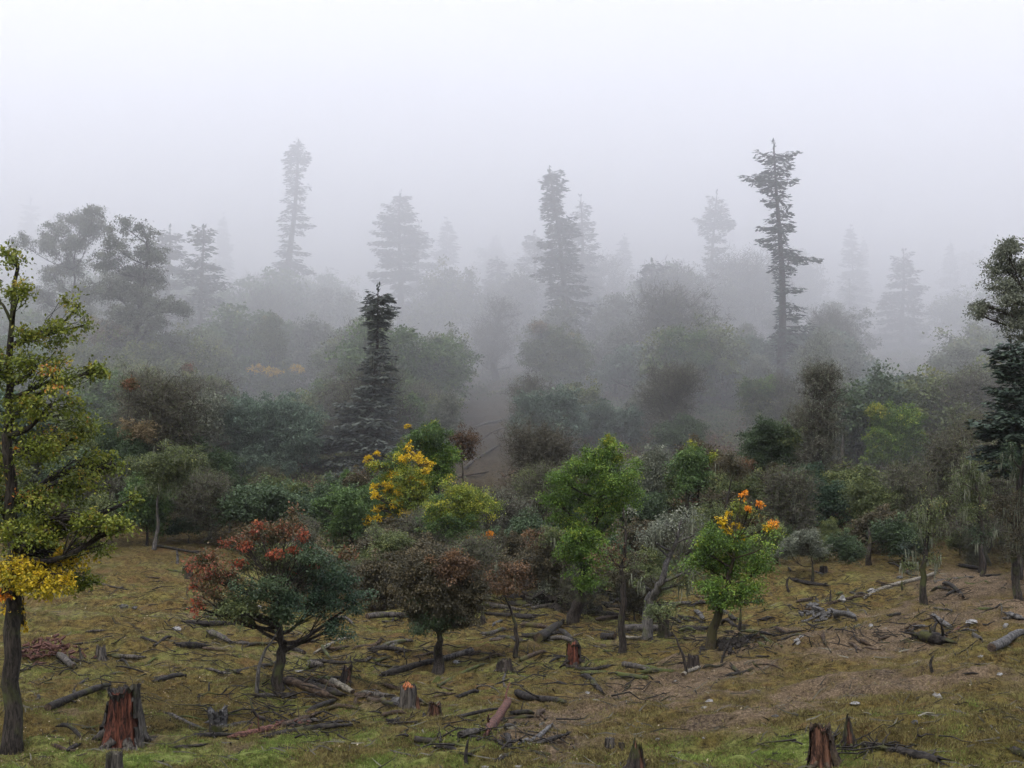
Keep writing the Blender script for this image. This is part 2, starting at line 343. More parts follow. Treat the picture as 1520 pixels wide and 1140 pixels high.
# ================================================================ tree builders
BARK = barkmat('bark_dark', (.012, .010, .008), (.055, .045, .036), (.05, .055, .02), .35)
BARK_GREY = barkmat('bark_grey', (.03, .028, .025), (.14, .13, .115), (.06, .065, .025), .3)
BARK_FIR = barkmat('bark_fir', (.02, .017, .014), (.10, .085, .07))
LM = {
 'bright': leafmat('leaf_bright_green', [(0, (0.033, 0.066, 0.013)), (.45, (0.088, 0.165, 0.022)), (.8, (0.182, 0.270, 0.033)), (1, (0.374, 0.352, 0.033))]),
 'green': leafmat('leaf_green', [(0, (0.034, 0.060, 0.022)), (.5, (0.078, 0.138, 0.038)), (.9, (0.144, 0.216, 0.054)), (1, (0.300, 0.288, 0.048))]),
 'dark': leafmat('leaf_dark_green', [(0, (0.026, 0.043, 0.020)), (.6, (0.061, 0.096, 0.043)), (1, (0.116, 0.167, 0.072))]),
 'deep': leafmat('leaf_deep_blue_green', [(0, (0.022, 0.043, 0.023)), (.6, (0.046, 0.084, 0.045)), (1, (0.088, 0.142, 0.070))]),
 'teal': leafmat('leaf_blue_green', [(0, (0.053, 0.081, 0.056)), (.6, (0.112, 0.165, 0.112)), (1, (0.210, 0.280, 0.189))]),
 'olive': leafmat('leaf_olive', [(0, (0.044, 0.057, 0.022)), (.5, (0.104, 0.130, 0.047)), (.85, (0.176, 0.208, 0.065)), (1, (0.312, 0.260, 0.078))]),
 'olivebr': leafmat('leaf_olive_yellow', [(0, (0.046, 0.066, 0.010)), (.4, (0.132, 0.166, 0.018)), (.75, (0.251, 0.265, 0.033)), (.93, (0.344, 0.238, 0.039)), (1, (0.450, 0.171, 0.039))]),
 'yellowgr':leafmat('leaf_yellow_green', [(0, (0.046, 0.079, 0.013)), (.4, (0.158, 0.211, 0.024)), (.75, (0.343, 0.356, 0.040)), (1, (0.634, 0.475, 0.033))]),
 'yellow':  leafmat('leaf_yellow', [(0, (0.380, 0.260, 0.008)), (.6, (0.680, 0.460, 0.012)), (1, (0.800, 0.600, 0.050))], .3),
 'orange':  leafmat('leaf_orange', [(0, (0.420, 0.150, 0.008)), (.5, (0.700, 0.240, 0.012)), (1, (0.850, 0.420, 0.030))], .3),
 'red': leafmat('leaf_red', [(0, (.11, .035, .018)), (.5, (.32, .075, .035)), (.85, (.46, .12, .05)), (1, (.48, .22, .07))], .3),
 'redgr': leafmat('leaf_red_green', [(0, (.035, .045, .018)), (.4, (.095, .075, .030)), (.75, (.220, .085, .042)), (1, (.42, .10, .06))]),
 'rust': leafmat('leaf_rust_brown', [(0, (0.037, 0.025, 0.014)), (.5, (0.103, 0.060, 0.029)), (1, (0.218, 0.121, 0.052))]),
 'brown': leafmat('leaf_dark_brown', [(0, (0.030, 0.028, 0.015)), (.5, (0.070, 0.062, 0.032)), (1, (0.149, 0.115, 0.057))]),
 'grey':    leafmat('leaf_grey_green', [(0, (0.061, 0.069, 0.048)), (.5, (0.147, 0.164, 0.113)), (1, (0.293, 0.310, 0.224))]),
 'gold': leafmat('leaf_gold', [(0, (.16, .17, .015)), (.4, (.42, .32, .015)), (.8, (.62, .43, .02)), (1, (.62, .30, .03))], .3),
 'tan':     leafmat('leaf_tan', [(0, (0.080, 0.060, 0.030)), (.5, (0.200, 0.150, 0.075)), (1, (0.350, 0.270, 0.140))]),
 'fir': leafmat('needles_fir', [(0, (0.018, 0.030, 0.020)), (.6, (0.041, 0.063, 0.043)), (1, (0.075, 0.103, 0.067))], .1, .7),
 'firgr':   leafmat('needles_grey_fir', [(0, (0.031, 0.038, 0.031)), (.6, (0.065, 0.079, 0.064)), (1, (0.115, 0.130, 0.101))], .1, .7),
 'twig': leafmat('twigs_grey_brown', [(0, (0.031, 0.029, 0.020)), (.6, (0.082, 0.076, 0.055)), (1, (0.156, 0.146, 0.108))], 0, .9),
 'lichen':  leafmat('lichen_pale', [(0, (0.090, 0.098, 0.064)), (.6, (0.180, 0.195, 0.128)), (1, (0.285, 0.300, 0.217))], .3, .9),
}
def lin(a, b, n): return np.linspace(a, b, n)
def curve(p0, p1, rng, n=6, bend=.12, sag=0.0):
    p0 = np.asarray(p0, float); p1 = np.asarray(p1, float); t = lin(0, 1, n)[:, None]; L = np.linalg.norm(p1 - p0)
    o = rng.normal(0, 1, 3) * L * bend; o2 = rng.normal(0, 1, 3) * L * bend * .5
    return p0 + (p1 - p0) * t + np.sin(t * math.pi) * o + np.sin(t * 2 * math.pi) * o2 + np.array([0, 0, 1]) * sag * L * np.sin(t * math.pi)

def crown_points(rng, c, r, n, hollow=.5, up=.35):
    d = rng.normal(0, 1, (n, 3)); d[:, 2] += up; d /= np.linalg.norm(d, axis=1)[:, None]
    rad = hollow + (1 - hollow) * rng.random(n) ** .6
    return np.asarray(c) + d * rad[:, None] * np.asarray(r)

def broadleaf(rng, trunk, r0, lobes, leaf=.14, per=46, cl=.42, mats='green', limbs_show=1.0, twig=1.0, lichen=0, droop=.35, dens=1.0, flat=.6, stemmat=None, fill=.5, shoots=True):
    """trunk: points (local), lobes: [(x,y,z,rx,ry,rz[,mat])]. returns dict name -> (Geo, material)"""
    G = {'trunk': Geo(), 'twigs': Geo()}; trunk = np.asarray(trunk, float); nT = len(trunk)
    tt = lin(0, 1, max(nT * 3, 8)); T = np.stack([np.interp(tt, lin(0, 1, nT), trunk[:, k]) for k in range(3)], -1)
    T[1:-1] += rng.normal(0, .25, (len(T) - 2, 3)) * r0 * [1, 1, .2]
    rad = r0 * (1 - tt * .86); rad[0] *= 1.55; rad[1] *= 1.12
    tube(G['trunk'], T, rad, 9, 0.5, 0, .09, rng)
    for lb in lobes:
        c = np.array(lb[:3], float); rr = np.array(lb[3:6], float); mk = lb[6] if len(lb) > 6 else mats; accent = mk in ('yellow', 'orange', 'red')
        if accent: rr = rr * .85
        if mk not in G: G[mk] = Geo()
        # the limb leaves the trunk below the lobe and runs to its heart
        zt = np.clip(c[2] - .35 * np.linalg.norm((c - T[-1])[:2]) - rr[2] * .6, T[len(T) // 3][2] if len(T) > 3 else 0, T[-1][2])
        k = int(np.argmin(np.abs(T[:, 2] - zt))); Lm = curve(T[k], c, rng, 8, .07, -.02)
        r1 = max(.018, min(rad[k] * .62, .03 + .03 * np.linalg.norm(c - T[k])))
        tube(G['trunk'], Lm, r1 * lin(1, .4, 8), 6, .5, 0, .08, rng)
        area = (rr[0] * rr[1] * rr[2]) ** (2 / 3) * 4 * math.pi
        cl0 = cl; cl_ = min(cl, .75 * min(rr[0], rr[2])) * (.72 if accent else 1); n = max(3, int((.6 if accent else 1) * dens * area / (cl_ * cl_ * 2.0)))
        P = crown_points(rng, c, rr, int(n * 1.25), .4); dv = (P - c) / rr; sd = int(rng.integers(1, 9999))
        lump_ = 1 + .95 * vnoise(dv[:, 0] * 1.7 + 5, dv[:, 2] * 1.7 + dv[:, 1] * 1.3, sd); P = c + (P - c) * (lump_ * rng.uniform(.85, 1.12, len(P)))[:, None]
        P = P if accent else P[vnoise(P[:, 0] / (cl * 2.2) + 9, P[:, 2] / (cl * 2.2) + P[:, 1] / (cl * 3), sd + 1) > -.22]
        if len(P) < 2: P = c + rng.normal(0, .3, (2, 3)) * rr
        if not accent and shoots:                 # leafy shoots that stand out of the outline
            k = max(1, int(len(P) * .10)); sh = crown_points(rng, c, rr * rng.uniform(1.15, 1.5), k, .95, .8); P = np.concatenate([P, sh, sh * .82 + c * .18])
        n = len(P)
        kk = rng.integers(3, 8, n); S = Lm[kk]
        for q in range(n):
            if rng.random() < twig: tube(G['trunk'], curve(S[q], P[q], rng, 4, .09, .05), max(.008, r1 * .22) * lin(1, .4, 4), 3, .5, 0, 0, None, False)
        # each cluster is a small tilted spray
        m = np.maximum(4, (per * (cl_ / cl) ** 1.3 * rng.uniform(.5, 1.4, n)).astype(int)); idx = np.repeat(np.arange(n), m); N = len(idx)
        o = rng.normal(0, .5, (N, 3)) * cl_ * rng.uniform(.7, 1.4, n)[idx][:, None]; o[:, 2] *= .5
        o[:, 2] -= .35 * (o[:, 0] ** 2 + o[:, 1] ** 2) / cl_
        C = P[idx] + o; out = (P - c) / (np.linalg.norm(P - c, axis=1)[:, None] + 1e-6)
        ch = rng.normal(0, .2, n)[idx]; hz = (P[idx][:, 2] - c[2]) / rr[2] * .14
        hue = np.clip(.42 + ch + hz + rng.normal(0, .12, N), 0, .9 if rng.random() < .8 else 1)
        leaves(G[mk], C, leaf, hue, rng, out[idx] * .6, droop, .6, flat)
        if fill and not accent:
            Pn = crown_points(rng, c, rr * .75, int(n * fill), .1, 0); m2 = int(per * .6); C2 = np.repeat(Pn, m2, 0) + rng.normal(0, .5, (len(Pn) * m2, 3)) * cl
            leaves(G[mk], C2, leaf * 1.15, np.clip(rng.normal(.42, .15, len(C2)), 0, 1), rng, None, droop, .6, flat)
        if lichen:
            q = rng.integers(0, n, int(lichen * n) + 1); p0 = P[q] + rng.normal(0, .2, (len(q), 3)) * cl
            strands(G.setdefault('lichen', Geo()), p0, rng)
    return G
def strands(g, P, rng, L=.55, w=.05):
    n = len(P); k = 5; p0 = np.repeat(P, k, 0) + rng.normal(0, .07, (n * k, 3)); l = np.repeat(rng.uniform(.4, 1.6, n) * L, k) * rng.uniform(.5, 1, n * k)
    p1 = p0.copy(); p1[:, 2] -= l; p1[:, :2] += rng.normal(0, .04, (n * k, 2)); ribbons(g, p0, p1, w, np.clip(rng.normal(.55, .25, n * k), 0, 1), rng, .04)

def twiggy(rng, H_, R_, r0, lean=0, n=70, mats='twig', leafm=None, leaf=.07, lichen=.3, base=.25, wid=.028, depth=3):
    """near-bare tree: forking limbs that end in a haze of fine twigs"""
    G = {'trunk': Geo(), mats: Geo()}; top = np.array([lean, 0, H_ * .72]); T = curve((0, 0, -.2), top, rng, 10, .05)
    tube(G['trunk'], T, r0 * lin(1.2, .35, 10), 8, .5, 0, .1, rng)
    E = []
    for q in range(n):
        t = base + (1 - base) * rng.random() ** .8; i = min(9, int(t * 10)); s = T[i]
        a = rng.uniform(0, 2 * math.pi); el = rng.uniform(.15, 1.1); L = R_ * rng.uniform(.55, 1.05) * (1 - .25 * t)
        e = s + np.array([math.cos(a) * math.cos(el), math.sin(a) * math.cos(el), math.sin(el) * .9]) * L; e[2] = min(e[2], H_ * rng.uniform(.85, 1.02))
        C = curve(s, e, rng, 6, .09, .05); tube(G['trunk'], C, max(.012, r0 * .22) * lin(1, .3, 6), 4, .5, 0, 0, None, False); E.append(C)
    E = np.concatenate([c[2:] for c in E]); P = E
    for lv in range(depth):
        k = (4, 4, 3)[lv]; s = np.repeat(P, k, 0); L = R_ * (.30, .2, .13)[lv]
        d = rng.normal(0, 1, (len(s), 3)) + (s - [lean * .5, 0, H_ * .45]) / max(H_, R_) * 1.3; d[:, 2] += .15; d /= np.linalg.norm(d, axis=1)[:, None]
        e = s + d * L * rng.uniform(.4, 1.2, len(s))[:, None]
        ribbons(G[mats], s, e, wid * (1.4, 1, .8)[lv], np.clip(rng.normal((.3, .45, .6)[lv], .2, len(s)), 0, 1), rng, .12)
        P = e
        if lv < depth - 1 and len(P) > 1500: P = P[rng.permutation(len(P))[:1500]]
    if leafm:
        G.setdefault(leafm, Geo()); C = np.repeat(P, 2, 0) + rng.normal(0, .1, (len(P) * 2, 3)); leaves(G[leafm], C, leaf, np.clip(rng.normal(.5, .22, len(C)), 0, 1), rng)
    if lichen:
        q = rng.permutation(len(E))[:int(len(E) * lichen)]; strands(G.setdefault('lichen', Geo()), E[q], rng)
    return G

def conifer(rng, H_, prof, r0, lean=0.0, tier=1.1, per_tier=7, mats='fir', spray=.42, droop=.18, bare=.12, gap=.12, lichen=0, flat=1.0, upturn=.1, clump=.0):
    """prof: [(height fraction, left reach m, right reach m)] rising from the lowest branch; returns geos"""
    G = {'trunk': Geo(), mats: Geo()}; n = 16; z = lin(-.3, H_, n)
    T = np.stack([lean * (z / H_) + np.sin(z / H_ * 5 + rng.uniform(0, 6)) * .012 * H_, rng.normal(0, .01, n) * H_ * .2, z], -1)
    tube(G['trunk'], T, r0 * (1 - .86 * np.clip(z / H_, 0, 1)) * np.where(z < .5, 1.35, 1), 9, .5, 0, .07, rng)
    hf = np.array([p[0] for p in prof]); Lf = np.array([p[1] for p in prof]); Rf = np.array([p[2] for p in prof])
    h = hf[0] * H_; SP = []; SD = []; SH = []
    while h < H_ * .995:
        fr = h / H_; tl = np.interp(fr, hf, Lf); tr = np.interp(fr, hf, Rf); k = max(3, int(per_tier * rng.uniform(.7, 1.2))); tierscale = 1 - clump * rng.random()
        a0 = rng.uniform(0, 6.28); dr0 = dr = droop * rng.uniform(.5, 1.3)
        for b in range(k):
            if rng.random() < gap: continue
            a = a0 + b * 6.283 / k + rng.normal(0, .25); ca = math.cos(a)
            reach = (tr if ca > 0 else tl) * abs(ca) + .75 * (tl + tr) / 2 * (1 - abs(ca)) 
            L = reach * rng.uniform(.5, 1.12) * tierscale; dr = dr0 * rng.uniform(.3, 1.7)
            if L < .12: continue
            hh = h + rng.normal(0, tier * .22); hx = np.interp(hh, T[:, 2], T[:, 0]); hy = np.interp(hh, T[:, 2], T[:, 1])
            t = lin(0, 1, 7); rise = np.interp(fr, [0, .6, 1], [-.02, .05, .45])
            D = np.array([ca, math.sin(a), 0]); side = np.array([-math.sin(a), ca, 0])
            C = np.array([hx, hy, hh]) + D * (t * L)[:, None] + side * (np.sin(t * 3) * L * rng.normal(0, .05))[:, None]
            C[:, 2] += L * (rise * t - dr * t ** 1.6 * (1 - upturn * 3 * t))
            tube(G['trunk'], C, max(.012, min(.05 * r0 + .011 * L, r0 * .4)) * lin(1, .25, 7), 4, .5, 0, 0, None, False)
            # flat fans of sprays either side of the branch
            st = max(3, int(L * (1 - bare) / (spray * .42))); tt = lin(bare + .05, 1, st)
            for sd in (-1, 1):
                bl = (.5 * L * (1 - tt) ** .7 + spray * .8) * rng.uniform(.55, 1.15, st); bl = np.minimum(bl, 2.6)
                m = np.maximum(1, (bl / (spray * .5)).astype(int)); idx = np.repeat(np.arange(st), m)
                w_ = np.concatenate([(np.arange(q) + .2) / q for q in m])
                B = np.stack([np.interp(tt[idx], t, C[:, q]) for q in range(3)], -1)
                dirs = D * .62 + side * sd * .8; dirs = dirs / np.linalg.norm(dirs)
                p = B + dirs * (w_ * bl[idx])[:, None]; p[:, 2] += rng.normal(-.12, .30, len(p)) * spray - (w_ * bl[idx]) * (dr * .9 + .08)
                SP.append(p); SD.append(np.tile(dirs, (len(p), 1)) + rng.normal(0, .32, (len(p), 3)) * [1, 1, .45]); SH.append(np.clip(rng.normal(.5 + .1 * (w_ - .5), .2, len(p)), 0, 1))
            SP.append(C[-2:]); SD.append(np.tile(D, (2, 1))); SH.append(np.array([.6, .7]))
            if lichen and rng.random() < lichen: strands(G.setdefault('lichen', Geo()), C[3:6], rng, .8, .06)
        h += tier * rng.uniform(.75, 1.3) * np.interp(fr, [0, 1], [1.1, .6])
    tube(G['trunk'], [T[-1], T[-1] + [rng.normal(0, .05) * tier, 0, tier * .9]], [r0 * .13, .01], 5); kt = 9; p = T[-1] + np.stack([rng.normal(0, .08, kt) * tier, rng.normal(0, .08, kt) * tier, rng.uniform(-.3, .9, kt) * tier], -1); SP.append(p); SD.append(rng.normal(0, .5, (kt, 3)) + [0, 0, .9]); SH.append(np.full(kt, .6))
    P = np.concatenate(SP); D = np.concatenate(SD); D /= np.linalg.norm(D, axis=1)[:, None]; Hh = np.concatenate(SH)
    nn = rng.normal(0, .55 / flat, (len(P), 3)); nn[:, 2] = 1; S = np.cross(D, nn); S /= np.linalg.norm(S, axis=1)[:, None]
    sz = spray * rng.uniform(.7, 1.35, len(P))[:, None]; dz = np.array([0, 0, -.16])
    V = np.stack([P - D * sz * .25, P + D * sz * .35 + S * sz * .26 + dz * sz, P + D * sz * .95 + dz * sz * 1.2, P + D * sz * .35 - S * sz * .26 + dz * sz], 1).reshape(-1, 3)
    Q = np.arange(len(P))[:, None] * 4 + np.arange(4)[None, :]
    G[mats].add(V, Q, None, np.repeat(Hh, 4)); return G

PARTNAME = {'trunk': 'trunk', 'twigs': 'twigs', 'twig': 'twigs', 'lichen': 'hanging_lichen', 'fir': 'crown', 'firgr': 'crown', 'yellow': 'yellow_leaves', 'gold': 'yellow_leaves', 'orange': 'orange_leaves', 'red': 'red_leaves'}
PARTLABEL = {'yellow': 'clear yellow leaves', 'orange': 'orange leaves', 'gold': 'yellow leaves with some orange', 'red': 'red leaves', 'lichen': 'pale strands of hanging lichen'}
def plant(G, name, loc, label, cat='tree', group=None, bark=None, main=None, rz=0, scale=1):
    root = empty(name, loc, rz, scale); tag(root, label, cat, group); seen = 0
    for k, g in G.items():
        if not g.n: continue
        nm = PARTNAME.get(k, 'crown')
        o = g.build(nm, (bark or BARK) if k == 'trunk' else LM[k], root, smooth=(k == 'trunk'))
        if k in PARTLABEL: o['label'] = PARTLABEL[k]
        if k in ('lichen', 'twig'): o['kind'] = 'stuff'
    return root
def S(d): return d / F          # metres per photo pixel at distance d
# ================================================================ TREES
def auto(cx, cy, rx, ry, n, seed, m=None, k=.46):
    """n sub-lobes filling an ellipse of the crown (photo pixels at the tree's own distance)"""
    r = np.random.default_rng(seed); L = []
    for i in range(n):
        a = i * 2.399 + r.uniform(-.4, .4); q = math.sqrt((i + .5) / n) * .68
        L.append((cx + math.cos(a) * q * rx, cy + math.sin(a) * q * ry, rx * k * r.uniform(.8, 1.2), ry * k * r.uniform(.8, 1.15)) + ((m,) if m else ()))
    return L
def site(bx, by=None, d=None):
    if d is None: return at(bx, by)
    return base_at(bx, d)
def ptree(seed, bx, by, d, trunk, r0px, lobes, label, cat='tree', name='broadleaf_tree', group=None, bark=None, ydep=.35, **kw):
    rng = np.random.default_rng(seed); p = site(bx, by, d); D = p[1]; s = S(D); b = proj(*p)
    by = b[1]; tr = [(0, 0, -.35)] + [((x - bx) * s, rng.normal(0, .1), (by - y) * s) for x, y in trunk]
    W = max(abs((l[0] - bx) * s) for l in lobes) + .5
    L = []
    for i, l in enumerate(lobes):
        ra = l[2] * s; L.append(((l[0] - bx) * s, rng.uniform(-1, 1) * W * ydep, (by - l[1]) * s, ra, ra * .95, l[3] * s) + tuple(l[4:5]))
    G = broadleaf(rng, tr, r0px * s, L, **kw)
    return plant(G, name, p, label, cat, group, bark)
def pfir(seed, bx, d, top, prof, r0px, label, topx=None, group=None, name='fir_tree', **kw):
    """prof: [(py, left px, right px)] from the lowest branches up"""
    rng = np.random.default_rng(seed); p = base_at(bx, d); s = S(d); by = proj(*p)[1]; Hh = (by - top) * s
    k_ = {1160: 1.1, 590: 1.05, 848: 1.2, 1340: 1.1}.get(bx, 1.0)
    pr = sorted([((by - y) * s / Hh, l * s * 1.12 * k_, r * s * 1.12 * k_) for y, l, r in prof]); lean = ((topx or bx) - bx) * s
    G = conifer(rng, Hh, pr, r0px * s, lean, **kw); return plant(G, name, p, label, 'fir tree' if name == 'fir_tree' else 'spruce tree', group, BARK_FIR)
def ptwig(seed, bx, by, d, top, half, r0px, label, lean=0, name='bare_tree', cat='tree', bark=None, group=None, **kw):
    rng = np.random.default_rng(seed); p = site(bx, by, d); s = S(p[1]); b = proj(*p)
    G = twiggy(rng, (b[1] - top) * s, half * s, r0px * s, lean * s, **kw); return plant(G, name, p, label, cat, group, bark or BARK_GREY)

# ---- near trees -------------------------------------------------------------
ptree(1, 18, 1118, None, [(16, 1000), (20, 880), (16, 760), (14, 640), (10, 560), (18, 460), (22, 370)], 15,
  [(20, 385, 20, 22), (-30, 430, 34, 30), (52, 440, 18, 16), (108, 452, 18, 26), (86, 492, 32, 20), (48, 505, 22, 18), (118, 480, 14, 14), (62, 545, 34, 24), (-20, 540, 45, 40), (98, 560, 34, 22), (148, 552, 14, 9), (90, 600, 38, 24), (40, 610, 38, 30), (112, 640, 26, 20),
   (70, 665, 40, 24), (10, 680, 35, 40), (118, 690, 26, 18), (150, 690, 14, 14), (100, 720, 34, 22), (60, 740, 40, 26), (140, 772, 30, 14), (185, 775, 26, 12), (176, 748, 12, 10), (95, 780, 40, 20), (50, 790, 36, 18), (130, 812, 30, 14), (15, 800, 30, 30), (-30, 720, 40, 60),
   (60, 826, 40, 15, 'yellowgr'), (50, 838, 40, 15, 'gold'), (108, 836, 30, 13, 'gold'), (20, 848, 30, 18, 'gold'), (85, 860, 40, 14, 'gold'), (30, 862, 36, 12, 'yellowgr'), (110, 868, 26, 12, 'olivebr'), (12, 905, 18, 14, 'yellow'), (14, 880, 16, 10, 'orange'), (20, 935, 10, 10, 'yellow'), (22, 672, 8, 8, 'orange')],
  'tall tree with olive leaves, a low yellow bough and dark trunk at the left edge', name='broadleaf_tree', leaf=.08, per=44, cl=.23, mats='olivebr', dens=.8, fill=.25, ydep=.3, lichen=.0)
ptree(2, 412, 1025, None, [(414, 985), (418, 950), (412, 915), (416, 880)], 10,
  [(292, 842, 18, 12, 'red'), (285, 872, 12, 16, 'red'), (300, 895, 12, 14, 'red'), (318, 825, 28, 16, 'redgr'), (330, 858, 32, 22, 'redgr'), (360, 800, 22, 14, 'redgr'), (396, 790, 22, 16, 'redgr'), (392, 775, 8, 7, 'red'), (432, 790, 22, 18, 'redgr'), (433, 764, 4, 8, 'redgr'), (453, 795, 12, 12, 'red'), (350, 838, 14, 9, 'red'), (325, 810, 12, 8, 'red'), (378, 795, 9, 8, 'red'), (312, 850, 12, 10, 'red'), (412, 818, 14, 7, 'red'), (440, 815, 12, 7, 'red'), (365, 812, 14, 8, 'red'),
   (380, 835, 38, 22, 'olive'), (420, 840, 36, 20, 'olive'), (470, 820, 30, 20, 'dark'), (510, 830, 14, 11, 'redgr'), (345, 885, 34, 18, 'olive'), (335, 905, 30, 16, 'olive'), (310, 880, 18, 16, 'redgr'), (370, 900, 30, 18, 'olive'), (400, 870, 40, 22, 'dark'), (455, 858, 38, 24, 'deep'), (500, 865, 34, 24, 'deep'), (525, 900, 22, 20, 'deep'), (480, 900, 36, 22, 'deep'), (435, 895, 34, 20, 'deep'), (410, 905, 22, 14, 'dark'), (495, 935, 24, 14, 'deep'), (425, 855, 12, 5, 'red'), (470, 838, 9, 5, 'red')],
  'small spreading tree, red leaves on its left and top, dark green on its right', leaf=.075, per=52, cl=.23, mats='dark', dens=.72, fill=.25, bark=BARK)
ptree(3, 650, 1000, None, [(650, 975), (652, 945), (650, 915)], 10,
  [(632, 838, 34, 20, 'brown'), (672, 842, 34, 20, 'rust'), (610, 862, 26, 22, 'brown'), (695, 870, 24, 24, 'brown')] + auto(650, 890, 66, 48, 9, 3, 'brown', .5) + [(630, 918, 30, 20, 'dark'), (670, 915, 30, 20, 'dark'), (650, 890, 36, 26, 'dark')],
  'dense dark brown-green round tree on a single short trunk in the middle of the clearing', leaf=.075, per=80, cl=.24, mats='brown', dens=1.0, fill=.7)
ptree(4, 764, 975, None, [(767, 945), (764, 920), (752, 893), (748, 880)], 4,
  [(735, 855, 22, 14, 'rust'), (765, 848, 26, 16, 'rust'), (785, 862, 16, 14, 'rust'), (750, 868, 26, 12, 'rust'), (718, 870, 10, 10, 'rust')],
  'small rusty brown tree on a thin curved trunk, right of the dense dark round tree', leaf=.075, per=36, cl=.25, dens=.9, lichen=.03)
ptree(5, 924, 970, None, [(922, 930), (926, 880), (924, 840), (930, 790), (926, 755)], 6,
  [(905, 822, 24, 18, 'rust'), (938, 828, 20, 14, 'brown'), (900, 848, 18, 12, 'brown'), (915, 780, 10, 8, 'brown'), (935, 762, 8, 6, 'grey')],
  'slim straight dark trunk with a tuft of rusty leaves, in front of the log pile', leaf=.08, per=30, cl=.26, dens=.6, fill=.2)
ptree(6, 962, 950, None, [(960, 915), (966, 885), (980, 862), (990, 835), (1004, 800), (1014, 770)], 9,
  auto(975, 790, 40, 34, 6, 61, 'grey') + auto(1020, 775, 34, 36, 5, 62, 'grey') + [(1030, 850, 26, 14, 'olive'), (1020, 870, 18, 9, 'olive'), (945, 862, 10, 7, 'olive')],
  'gnarled grey tree with forked pale trunk, grey-green sparse crown and hanging lichen', leaf=.09, per=22, cl=.3, dens=.75, fill=.2, lichen=.12, bark=BARK_GREY)
ptree(7, 1052, 965, None, [(1060, 925), (1072, 890), (1082, 850), (1090, 800)], 9.5,
  [(1055, 800, 22, 20, 'bright'), (1090, 815, 34, 24, 'bright'), (1128, 805, 26, 20, 'bright'), (1050, 835, 26, 20, 'bright'), (1085, 850, 34, 22, 'bright'), (1128, 838, 24, 20, 'bright'), (1060, 870, 26, 16, 'bright'), (1105, 875, 26, 16, 'bright'), (1075, 890, 24, 10, 'bright'), (1040, 815, 10, 12, 'bright'),
   (1072, 772, 9, 12, 'yellow'), (1076, 788, 8, 8, 'yellow'), (1096, 785, 10, 8, 'yellow'), (1085, 765, 5, 6, 'yellow'), (1100, 798, 7, 6, 'yellow'), (1108, 760, 16, 12, 'olivebr'), (1145, 776, 9, 7, 'orange'), (1134, 781, 6, 5, 'yellow'), (1106, 737, 6, 7, 'orange'), (1120, 745, 5, 7, 'orange'), (1104, 752, 6, 4, 'orange')],
  'maple with bright green lower crown and yellow and orange tips on a leaning mossy trunk', leaf=.08, per=80, cl=.30, dens=.85, fill=.4, flat=.7, bark=barkmat('bark_mossy', (.014, .011, .007), (.055, .042, .025), (.040, .036, .012), .7))
ptree(8, 853, 925, None, [(858, 900), (864, 870), (872, 820), (884, 760), (895, 710)], 10,
  [(905, 665, 20, 16), (875, 675, 12, 10), (892, 690, 34, 18), (928, 695, 24, 18), (940, 720, 20, 18), (905, 722, 36, 20), (862, 700, 26, 18), (835, 712, 20, 20), (822, 745, 20, 16), (850, 742, 32, 20), (890, 755, 32, 18), (925, 750, 26, 14), (950, 735, 14, 12), (840, 775, 26, 16), (870, 792, 28, 16), (905, 780, 20, 14), (862, 800, 34, 22), (850, 818, 22, 16), (872, 825, 32, 20), (884, 845, 22, 14), (868, 862, 16, 8), (904, 655, 6, 7, 'yellowgr'), (915, 680, 12, 7, 'yellowgr')],
  'large bright green maple with layered clumps of leaves, tallest of the green maples', leaf=.085, per=85, cl=.33, mats='bright', dens=.9, fill=.4, flat=.7)
ptree(9, 875, 905, None, [(880, 885), (886, 860)], 5, [(878, 845, 18, 12, 'green'), (895, 832, 14, 10, 'green')], 'slender young green tree standing close behind the large bright green tree', leaf=.1, per=40, cl=.3, dens=.8)
# ---- second rank ---------------------------------------------------------------
ptree(10, 610, None, 84, [(612, 800), (606, 750), (600, 700)], 7,
  auto(600, 725, 46, 52, 9, 10, 'yellowgr', .44) + [(557, 692, 14, 9, 'yellowgr'), (585, 690, 18, 10, 'green')] +
  [(x, y, r * 1.25, q * 1.3, 'yellow') for x, y, r, q in [(545, 682, 7, 6), (555, 692, 7, 5), (562, 672, 4, 4), (606, 663, 6, 5), (615, 675, 9, 5), (620, 682, 8, 5), (600, 680, 6, 5), (634, 690, 11, 4), (632, 698, 6, 4), (598, 694, 6, 4), (585, 705, 9, 4), (578, 718, 9, 4), (608, 708, 7, 4), (556, 722, 7, 5), (558, 735, 8, 5), (575, 728, 9, 4), (595, 728, 8, 4), (590, 745, 8, 5), (605, 738, 7, 4), (562, 755, 8, 5), (598, 760, 8, 5), (548, 770, 7, 5), (562, 768, 6, 4), (625, 715, 7, 4), (607, 762, 6, 6), (578, 770, 6, 4), (628, 735, 6, 4)]],
  'tree dotted all over with clear yellow leaf clusters over green ones', leaf=.12, per=46, cl=.34, dens=.8, fill=.3)
ptree(11, 648, None, 92, [(650, 760), (648, 700), (645, 660)], 7,
  [(640, 645, 26, 14, 'green'), (615, 655, 16, 10, 'green'), (600, 672, 18, 9, 'green')] + auto(650, 685, 30, 46, 8, 11, 'bright', .5) + [(606, 632, 4, 3, 'yellow'), (642, 633, 7, 4, 'yellowgr'), (632, 640, 5, 4, 'yellow')],
  'rounded mid green tree rising behind the yellow-dotted tree', leaf=.13, per=54, cl=.36, dens=.9)
